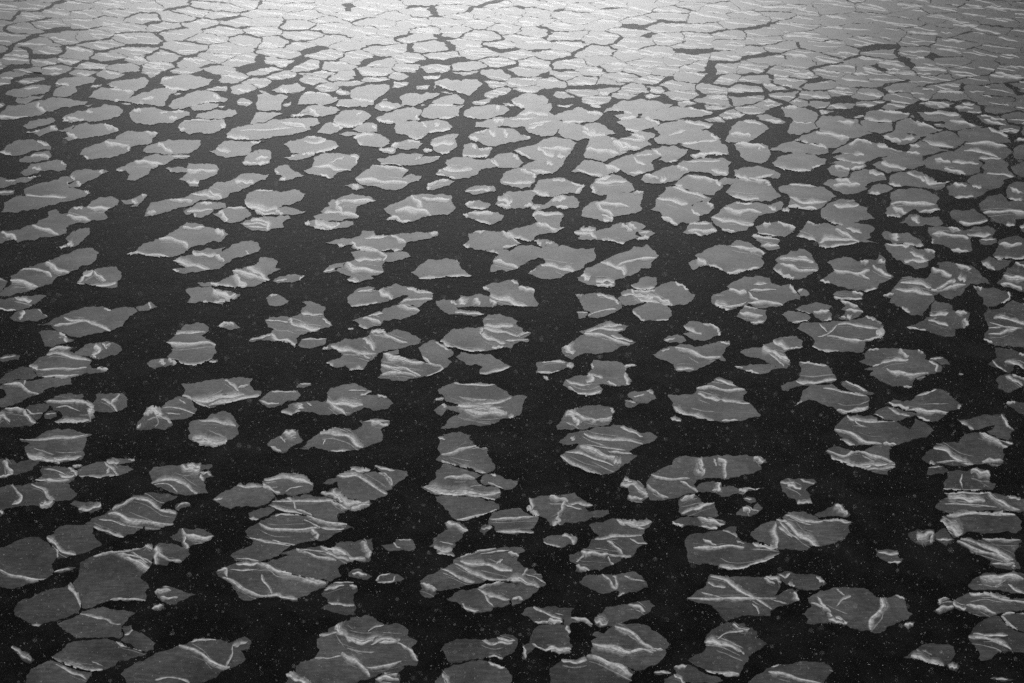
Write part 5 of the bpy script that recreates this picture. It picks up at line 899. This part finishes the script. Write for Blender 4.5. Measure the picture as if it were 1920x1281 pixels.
PROFILE = ((0.0, 0.0), (0.10, 0.34), (0.20, 0.8), (0.31, 0.92), (0.46, 0.56), (0.66, 0.30), (0.85, 0.11), (1.0, 0.0))
def ridge(pts, w, top, origin, r, strength=1.0, side=None, n=7):
    """a welt of rafted ice: steep on one side, feathering out on the other"""
    line = smooth(pts, n)
    m = len(line)
    if side is None: side = r.choice((-1, 1))
    u0 = r.uniform(0, 50)
    verts, frost, uv = [], [], []
    L = 0.0
    wm = w * CAM_H / max(60.0, line[m // 2][1] - HORIZON) * 1.1
    ph = [r.uniform(0, 6.28) for _ in range(4)]
    sharp0, sharp1 = r.uniform(0.25, 0.8), r.uniform(0.25, 0.8)
    prev = None
    for i, (x, y) in enumerate(line):
        a, b = line[max(0, i - 1)], line[min(m - 1, i + 1)]
        dx, dy = b[0] - a[0], b[1] - a[1]
        d = math.hypot(dx, dy) or 1
        nx, ny = -dy / d, dx / d
        t = i / (m - 1)
        taper = min(1.0, (t / 0.22 + 0.12) ** sharp0, ((1 - t) / 0.22 + 0.12) ** sharp1)
        wob = 0.8 + 0.2 * math.sin(t * 7 + ph[0]) + 0.1 * math.sin(t * 17 + ph[1])
        ww = w * taper * wob
        off = 0.08 * w * math.sin(t * 13 + ph[2])
        g = ground(x, y) - origin
        if prev is not None: L += (g - prev).length
        prev = g
        q = L / max(0.12, wm * 1.6)
        e0 = 0.16 * ww * mnoise.noise(Vector((q * 1.7, u0, 0))) + 0.12 * ww * mnoise.noise(Vector((q * 7.1, u0 + 1.0, 0)))
        e1 = 0.55 * ww * mnoise.noise(Vector((q, u0 + 9.0, 0))) + 0.3 * ww * mnoise.noise(Vector((q * 3.1, u0 + 4.0, 0))) + 0.22 * ww * mnoise.noise(Vector((q * 8.3, u0 + 2.0, 0)))
        for v, f in PROFILE:
            s = (v - 0.4) * ww * side + off + (e0 if v == 0 else e1 if v == 1.0 else e1 * 0.4 if v > 0.5 else 0)
            # widths are frame units across the line; lying nearly level they are foreshortened
            p = ground(x + nx * s, y + ny * s) - origin
            hgt = 0.0025 * f * min(1.0, w / 9.0)
            verts.append((p.x, p.y, top + hgt))
            frost.append(f * strength * (0.55 + 0.45 * taper))
            uv.append((u0 + L, v * 0.8 + u0))
    k = len(PROFILE)
    faces = []
    for i in range(m - 1):
        for j in range(k - 1):
            q = (i * k + j, i * k + j + 1, (i + 1) * k + j + 1, (i + 1) * k + j)
            faces.append(q)
    # faces look up
    v0, v1, v2 = (Vector(verts[faces[m // 2 * (k - 1)][i]]) for i in range(3))
    if (v1 - v0).cross(v2 - v1).z < 0:
        faces = [tuple(reversed(f)) for f in faces]
    return verts, faces, frost, uv

def parse(txt):
    ox = oy = 0.0; sc = 1.0
    for line in txt.strip().splitlines():
        if line.startswith('@'):
            ox, oy, sc = (float(v) for v in line[1:].split())
            continue
        if not line.strip(): continue
        bits = line[2:].split(';')
        cv = lambda s: [(ox + float(a) / sc, oy + float(b) / sc) for a, b in (p.split(',') for p in s.split())]
        rid = []
        for b in bits[2:]:
            w, rest = b.strip().split(' ', 1)
            rid.append((float(w) / sc, cv(rest)))
        yield bits[0], cv(bits[1]), rid

GROUP = "ice floes adrift on the dark water"
MOST = 318                              # the largest in the picture stand as things of their own
floes, small = [], []
traced = list(parse(FLOES))
def seen_area(pts):
    q = [(min(max(x, 0), PW), min(max(y, 0), PH)) for x, y in pts]
    return abs(sum(q[i][0] * q[i - 1][1] - q[i - 1][0] * q[i][1] for i in range(len(q)))) / 2
sizes = sorted((seen_area(t[1]) for t in traced if t[0]), reverse=True)
LEAST = sizes[MOST] if len(sizes) > MOST else 0

def inside(p, poly):
    c = False; n = len(poly)
    for i in range(n):
        a, b = poly[i], poly[i - 1]
        if (a[1] > p[1]) != (b[1] > p[1]) and p[0] < (b[0] - a[0]) * (p[1] - a[1]) / (b[1] - a[1]) + a[0]: c = not c
    return c

def frame(p):
    """ground point -> frame position (inverse of ground)"""
    zc = p.y * CP + CAM_H * SP
    yc = -CAM_H * CP + p.y * SP
    return PW / 2 + FPX * p.x / zc, PH / 2 - FPX * yc / zc

def trim(parts, outline, origin):
    """drop the bits of a ridge that would hang out over the water"""
    v, f, fr, uv = parts
    fp = [frame(Vector((q[0] + origin.x, q[1] + origin.y, 0))) for q in v]
    keep = []
    for q in f:
        c = (sum(fp[i][0] for i in q) / len(q), sum(fp[i][1] for i in q) / len(q))
        if inside(c, outline): keep.append(q)
    return v, keep, fr, uv

def pieces(v, f, fr, uv):
    """the separate pieces of a trimmed ridge"""
    up = list(range(len(v)))
    def root(i):
        while up[i] != i:
            up[i] = up[up[i]]; i = up[i]
        return i
    for q in f:
        a = root(q[0])
        for i in q[1:]: up[root(i)] = a
    sets = {}
    for q in f: sets.setdefault(root(q[0]), []).append(q)
    for fs in sets.values():
        if len(fs) < 8: continue
        ids = sorted({i for q in fs for i in q}); new = {i: k for k, i in enumerate(ids)}
        yield [v[i] for i in ids], [tuple(new[i] for i in q) for q in fs], [fr[i] for i in ids], [uv[i] for i in ids]

def floe_parts(pts, rid, r, top, origin):
    ext = max(p[0] for p in pts) - min(p[0] for p in pts)
    outline = fractal(pts, r, 4, 0.105, max(1.6, ext * 0.018))
    body = slab(outline, top, origin)
    cx = sum(p[0] for p in pts) / len(pts); cy = sum(p[1] for p in pts) / len(pts)
    loose = [(cx + (x - cx) * 1.0 + math.copysign(1.2, x - cx), cy + (y - cy) + math.copysign(0.8, y - cy)) for x, y in outline]
    ridges = []
    for k, (w, line) in enumerate(rid):
        z = top + 0.0015 + 0.0010 * k
        v, f, fr, uv = ridge(line, w * (1.08 if w > 8 else 1.3) * (1.25 if line[0][1] < 560 else 1.0), z, origin, r, min(1.0, 0.78 + max(0.0, 900 - line[0][1]) * 0.0006), n=9)
        if w > 7 and len(line) > 2:        # loose strands splitting off the main welt
            for q in range(3 if w > 13 else 2):
                a, b = sorted((r.randrange(len(line)), r.randrange(len(line))))
                if b - a < 1: a, b = 0, len(line) - 1
                sy = r.choice((-1, 1)) * w * r.uniform(0.3, 1.1); ty = sy * r.uniform(0.2, 1.5)
                st = [(x + r.uniform(-1, 1) * w * 0.2, y + sy + (ty - sy) * i / max(1, b - a)) for i, (x, y) in enumerate(line[a:b + 1])]
                v2, f2, fr2, uv2 = ridge(st, w * r.uniform(0.10, 0.26), z - 0.0006 + 0.0002 * q, origin, r, r.uniform(0.25, 0.6))
                o2 = len(v)
                v += v2; f += [tuple(i + o2 for i in t) for t in f2]; fr += fr2; uv += uv2
        R = trim((v, f, fr, uv), loose, origin)
        if R[1]: ridges.append(R)
    return body, ridges

for idx, (label, pts, rid) in enumerate(traced):
    mx, my = sum(p[0] for p in pts) / len(pts), sum(p[1] for p in pts) / len(pts)
    if my < 420:                        # the closer pack: edges nearly touch
        gr = 1.9 if mx > 940 else 0.5 if my < 300 else 0.0
        gr *= min(1.0, (430 - my) / 80)
        pts = [(x + (x - mx) * gr * 1.3 / max(8, abs(x - mx) + abs(y - my) * 2), y + (y - my) * gr * 1.6 / max(8, abs(x - mx) * 0.5 + abs(y - my))) for x, y in pts]
    floes.append(pts)
    if not label or seen_area(pts) <= LEAST:
        small.append((idx, pts, rid)); continue
    r = random.Random(100 + idx)
    origin = ground(sum(p[0] for p in pts) / len(pts), sum(p[1] for p in pts) / len(pts))
    body, ridges = floe_parts(pts, rid, r, 0.014 + idx * 0.00003, origin)
    o = link(bpy.data.objects.new("ice_floe", new_mesh("ice_floe", body[0], body[1], ICE, body[2])))
    o.location = origin
    o["label"] = label
    o["category"] = "ice floe"
    o["group"] = GROUP
    for R in ridges:
        for v, f, fr, uv in pieces(*R):
            c = link(bpy.data.objects.new("pressure_ridge", new_mesh("pressure_ridge", v, f, ICE, fr, uv)))
            c.parent = o

# ------------------------------------------------------------------ the close pack behind: cells between the leads
VG = [0.0]
Y0 = -190.0
for yy in range(int(Y0), 1900):
    VG.append(VG[-1] + aspect(yy))
def v_of(y):
    t = min(max(y - Y0, 0), len(VG) - 2); i = int(t)
    return VG[i] + (VG[i + 1] - VG[i]) * (t - i)
VGn = np.array(VG); YGn = np.arange(len(VG)) + Y0
def y_of(v): return float(np.interp(v, VGn, YGn))

leads = []                              # (x, y, half width in frame units)
seeds = []
ox = oy = 0; sc = 1
for line in LEADS.strip().splitlines():
    if line.startswith('@'):
        ox, oy, sc = (float(v) for v in line[1:].split()); continue
    w, rest = line.split(' ', 1)
    P = [(ox + float(a) / sc, oy + float(b) / sc) for a, b in (p.split(',') for p in rest.split())]
    hw = float(w) / sc * 0.5
    Q = [(x, v_of(y)) for x, y in P]
    run = 0.0; nxt = 4.0
    for a, b in zip(Q, Q[1:]):
        d = math.hypot(b[0] - a[0], b[1] - a[1]) or 1e-6
        k = max(2, int(d / 4))
        for i in range(k):
            t = i / k
            leads.append((a[0] + (b[0] - a[0]) * t, a[1] + (b[1] - a[1]) * t, hw, (b[0] - a[0]) / d, (b[1] - a[1]) / d))
        n = (-(b[1] - a[1]) / d, (b[0] - a[0]) / d)
        while nxt <= run + d:
            t = (nxt - run) / d
            x, v = a[0] + (b[0] - a[0]) * t, a[1] + (b[1] - a[1]) * t
            jit = rng.uniform(0.85, 1.15)
            offd = max(34.0 * jit, hw * 1.3 + 24)
            seeds.append((x + n[0] * offd, v + n[1] * offd)); seeds.append((x - n[0] * offd, v - n[1] * offd))
            nxt += rng.uniform(62, 105)
        run += d
leads = np.array(leads)

YB = [(-900, 330), (-60, 330), (0, 205), (960, 205), (1000, 225), (1440, 235), (1700, 260), (1920, 330), (2800, 345)]
near = [f for f in floes if min(p[1] for p in f) < 420 or min(p[0] for p in f) < 0 or max(p[0] for p in f) > PW or max(p[1] for p in f) > 1240]
guard = []
for f in near:
    n = len(f)
    c = (sum(p[0] for p in f) / n, sum(p[1] for p in f) / n)
    for i in range(n):
        a, b = f[i], f[(i + 1) % n]
        k = max(1, int(math.hypot(b[0] - a[0], (b[1] - a[1]) * 2.2) / 9))
        for j in range(k):
            t = j / k
            x, y = a[0] + (b[0] - a[0]) * t, a[1] + (b[1] - a[1]) * t
            d = math.hypot(c[0] - x, c[1] - y) or 1
            q = min(0.5, 3.0 / d)
            guard.append((x + (c[0] - x) * q, v_of(y + (c[1] - y) * q)))
guard = np.array(guard)

ok = []
cells = {}
def put(x, v):
    ok.append((x, v)); cells.setdefault((int(x // 200), int(v // 200)), []).append((x, v))
def accept(x, v, dmin, gd=14, ld=6):
    y = y_of(v)
    if not (-560 < x < 2480) or y < Y0 + 6: return False
    yb = np.interp(x, [p[0] for p in YB], [p[1] for p in YB])
    if y > yb - 4 and not ((abs(x - 960) > 1040 + max(0.0, y - 300) * 0.19 or y > 1380) and y < 1680): return False
    cxk, cvk = int(x // 200), int(v // 200)
    for i in (-1, 0, 1):
        for j in (-1, 0, 1):
            for q in cells.get((cxk + i, cvk + j), ()):
                if (q[0] - x) ** 2 + (q[1] - v) ** 2 < dmin ** 2: return False
    if len(guard) and np.min((guard[:, 0] - x) ** 2 + (guard[:, 1] - v) ** 2) < gd ** 2: return False
    d = (leads[:, 0] - x) ** 2 + (leads[:, 1] - v) ** 2
    i = int(np.argmin(d))
    if d[i] < (leads[i, 2] * 1.1 + ld) ** 2: return False
    if any(inside((x, y), f) for f in near): return False
    return True
for s in seeds:
    if accept(s[0], s[1], 46): put(*s)
vmax = v_of(400)
fails = 0
while fails < 1500:
    x = rng.uniform(-550, 2470); v = rng.uniform(8, vmax)
    y = y_of(v)
    dm = 49 + max(0, y) * 0.13 + rng.uniform(-12, 18)
    if y < 0: dm = 42 + (-y) * 0.10
    if accept(x, v, dm): put(x, v); fails = 0
    else: fails += 1
fails = 0
while fails < 2500:                     # small floes in the holes that are left
    x = rng.uniform(-550, 2470); v = rng.uniform(v_of(90), vmax)
    if accept(x, v, rng.uniform(46, 58), 11, 4): put(x, v); fails = 0
    else: fails += 1
fails = 0
while fails < 600:                      # the loose floes go on beyond the sides and foot of the frame
    x = rng.choice((rng.uniform(-540, -80), rng.uniform(2000, 2460), rng.uniform(-500, 2400))); v = rng.uniform(v_of(300), v_of(1670))
    y = y_of(v)
    if accept(x, v, 62 + max(0, y - 250) * 0.11): put(x, v); fails = 0
    else: fails += 1
fails = 0
while fails < 3000:                     # slivers and fragments between the larger floes
    x = rng.uniform(-60, 1980); v = rng.uniform(v_of(110), v_of(285))
    if accept(x, v, rng.uniform(40, 54), 9, 3): put(x, v); fails = 0
    else: fails += 1
A = np.array(ok)
allp = np.concatenate([A, guard])

def clip(poly, px, pv, nx, nv):
    """keep the part of poly where (q - p).n <= 0"""
    out = []
    n = len(poly)
    for i in range(n):
        a, b = poly[i], poly[(i + 1) % n]
        da = (a[0] - px) * nx + (a[1] - pv) * nv
        db = (b[0] - px) * nx + (b[1] - pv) * nv
        if da <= 0: out.append(a)
        if (da < 0 < db) or (db < 0 < da):
            t = da / (da - db)
            out.append((a[0] + (b[0] - a[0]) * t, a[1] + (b[1] - a[1]) * t))
    return out

bv, bf, bfr, buv, btone = [], [], [], [], []
def add(verts, faces, frost, uv, tone):
    o = len(bv)
    bv.extend(verts); bf.extend(tuple(i + o for i in f) for f in faces); bfr.extend(frost)
    buv.extend(uv if uv is not None else [(0.0, 0.0)] * len(verts)); btone.extend([tone] * len(verts))
ZERO = Vector((0, 0, 0))
ncell = 0
for idx, pts, rid in small:             # the smallest traced floes drift with the pack
    r = random.Random(100 + idx)
    body, ridges = floe_parts(pts, rid, r, 0.014 + idx * 0.00003, ZERO)
    add(body[0], body[1], body[2], None, r.uniform(-0.08, 0.08))
    for R in ridges: add(R[0], R[1], R[2], R[3], 0.0)
for ci, (x, v) in enumerate(ok):
    r = random.Random(5000 + ci)
    R = 125 + max(0.0, y_of(v) - 330) * 0.06
    poly = [(x + R * math.cos(a * math.pi / 8), v + R * math.sin(a * math.pi / 8)) for a in range(16)]
    d2 = (allp[:, 0] - x) ** 2 + (allp[:, 1] - v) ** 2
    for j in np.argsort(d2)[1:60]:
        qx, qv = allp[j]
        d = math.sqrt(d2[j])
        if d < 1e-3: continue
        if d > 2 * R: break
        n = ((qx - x) / d, (qv - v) / d)
        mx, mv = (qx + x) / 2, (qv + v) / 2
        dl = (leads[:, 0] - mx) ** 2 + (leads[:, 1] - mv) ** 2
        i = int(np.argmin(dl))
        asp = aspect(y_of(mv))
        op = mnoise.noise(Vector((mx / 150, mv / 110, 21.0)))
        gap = r.choice((0.03, 0.06, 0.14, 0.4, 1.3) if op < 0.12 else (0.1, 0.4, 0.9, 1.6, 2.4)) * min(12.0, 0.5 + 4.2 * max(0.0, (y_of(mv) + (960 - mx) * 0.05) / 300.0) ** 2)
        if j >= len(A): gap = r.uniform(0.5, 1.6)
        if dl[i] < (leads[i, 2] * 0.8 + 9) ** 2 and abs(n[0] * leads[i, 3] + n[1] * leads[i, 4]) < 0.7: gap = max(gap, leads[i, 2])
        off = gap * math.sqrt(n[0] ** 2 + (n[1] * asp) ** 2)
        off = min(off, d * 0.40)
        poly = clip(poly, mx - n[0] * off, mv - n[1] * off, n[0], n[1])
        if len(poly) < 3: break
    if len(poly) < 3: continue
    # shave whatever still pokes into a wide lead
    fine = []
    for i in range(len(poly)):
        a, b = poly[i], poly[(i + 1) % len(poly)]
        k = max(1, int(math.hypot(b[0] - a[0], b[1] - a[1]) / 7))
        for t in range(k):
            px, pv = a[0] + (b[0] - a[0]) * t / k, a[1] + (b[1] - a[1]) * t / k
            w1 = mnoise.noise_vector(Vector((px / 44, pv / 44, 3.0))); w2 = mnoise.noise_vector(Vector((px / 13, pv / 13, 8.0)))
            fine.append((px + 12 * w1.x + 7 * w2.x, pv + 12 * w1.y + 7 * w2.y))
    cell = [(px, y_of(pv)) for px, pv in fine]
    cw = max(p[0] for p in cell) - min(p[0] for p in cell)
    ch = max(p[1] for p in cell) - min(p[1] for p in cell)
    if cw < 8 or ch < 2: continue
    cxx = sum(p[0] for p in cell) / len(cell); cyy = sum(p[1] for p in cell) / len(cell)
    # no two neighbours at one height, rounded corners, torn edge
    m = len(cell)
    out = fractal(cell, r, 2, 0.12, 1.6)
    top = 0.004 + (ci % 97) * 0.0001
    tone = r.uniform(-0.2, 0.16)
    vs, fs, fr = slab(out, top, ZERO)
    add(vs, fs, fr, None, tone)
    ncell += 1
    nr = r.choice((1, 2, 3, 3, 4)) if cyy > 0 else 1
    for k in range(nr):
        yy = cyy + r.uniform(-0.38, 0.40) * ch
        xs = []
        for i in range(m):
            a, b = cell[i], cell[(i + 1) % m]
            if (a[1] > yy) != (b[1] > yy): xs.append(a[0] + (b[0] - a[0]) * (yy - a[1]) / (b[1] - a[1]))
        if len(xs) < 2: continue
        x0, x1 = min(xs), max(xs)
        if r.random() < 0.45: x0 += (x1 - x0) * r.uniform(0.1, 0.5)
        elif r.random() < 0.5: x1 -= (x1 - x0) * r.uniform(0.1, 0.5)
        ln = x1 - x0
        if ln < 10: continue
        sl = r.uniform(0.02, 0.24)
        P = []
        for i in range(5):
            t = i / 4
            P.append((x0 + ln * t, yy + (t - 0.5) * sl * ln + r.uniform(-0.05, 0.05) * ch))
        w = r.choice((1.5, 2.0, 2.6, 3.4, 4.6)) * (0.95 + max(0, cyy) * 0.0022)
        vs, fs, fr, uv = trim(ridge(P, w * 1.4, top + 0.002 + 0.0012 * k, ZERO, r, r.uniform(0.9, 1.15), n=4), cell, ZERO)
        add(vs, fs, fr, uv, tone)
me = new_mesh("ice_pack", bv, bf, ICE, bfr, buv)
a = me.attributes.new("tone", 'FLOAT', 'POINT'); a.data.foreach_set("value", btone)
pack = link(bpy.data.objects.new("ice_pack", me))
pack["kind"] = "stuff"
pack["label"] = "close pack of pale thin ice floes filling the far water"
pack["category"] = "pack ice"
print("floes", len(floes), "pack cells", ncell, "pack verts", len(bv))

# ------------------------------------------------------------------ falling snow between the camera and the sea
sv, sf = [], []
for i in range(NSNOW):
    d = 2.2 + 24.0 * rng.random() ** 0.9
    px, py = rng.uniform(-300, PW + 300), rng.uniform(-200, PH + 150)
    dx, dy = (px - PW / 2) / FPX, (PH / 2 - py) / FPX
    p = Vector((dx * d, (CP + dy * SP) * d, CAM_H + (-SP + dy * CP) * d))
    if p.z < 0.3: continue
    s = rng.uniform(0.0012, 0.0032) * (0.55 + d / 13)
    o = len(sv)
    for q in ((1, 0, 0), (-1, 0, 0), (0, 1, 0), (0, -1, 0), (0, 0, 1), (0, 0, -1)):
        k = s * rng.uniform(0.7, 1.3)
        sv.append((p.x + q[0] * k, p.y + q[1] * k, p.z + q[2] * k))
    for t in ((0, 2, 4), (2, 1, 4), (1, 3, 4), (3, 0, 4), (2, 0, 5), (1, 2, 5), (3, 1, 5), (0, 3, 5)):
        sf.append(tuple(o + j for j in t))
snow = link(bpy.data.objects.new("falling_snow", new_mesh("falling_snow", sv, sf, SNOW)))
snow["kind"] = "stuff"
snow["label"] = "fine snowflakes drifting down over the sea ice"
snow["category"] = "snowfall"

# ------------------------------------------------------------------ haze: snow-filled air over the sea
if HAZE > 0:
    B = S + 60.0
    hv = [(x, y, z) for z in (-1.0, 24.0) for x, y in ((-B, -B), (B, -B), (B, B), (-B, B))]
    hf = [(3, 2, 1, 0), (4, 5, 6, 7), (0, 1, 5, 4), (1, 2, 6, 5), (2, 3, 7, 6), (3, 0, 4, 7)]
    hm = bpy.data.materials.new("snowy_air")
    hm.use_nodes = True
    hn = hm.node_tree.nodes; hn.clear()
    ho = hn.new("ShaderNodeOutputMaterial")
    pv = hn.new("ShaderNodeVolumePrincipled")
    pv.inputs["Color"].default_value = (0.9, 0.9, 0.9, 1)
    pv.inputs["Density"].default_value = HAZE
    pv.inputs["Anisotropy"].default_value = 0.5
    hm.node_tree.links.new(pv.outputs[0], ho.inputs["Volume"])
    haze = link(bpy.data.objects.new("haze", new_mesh("haze", hv, hf, hm)))
    haze["kind"] = "stuff"
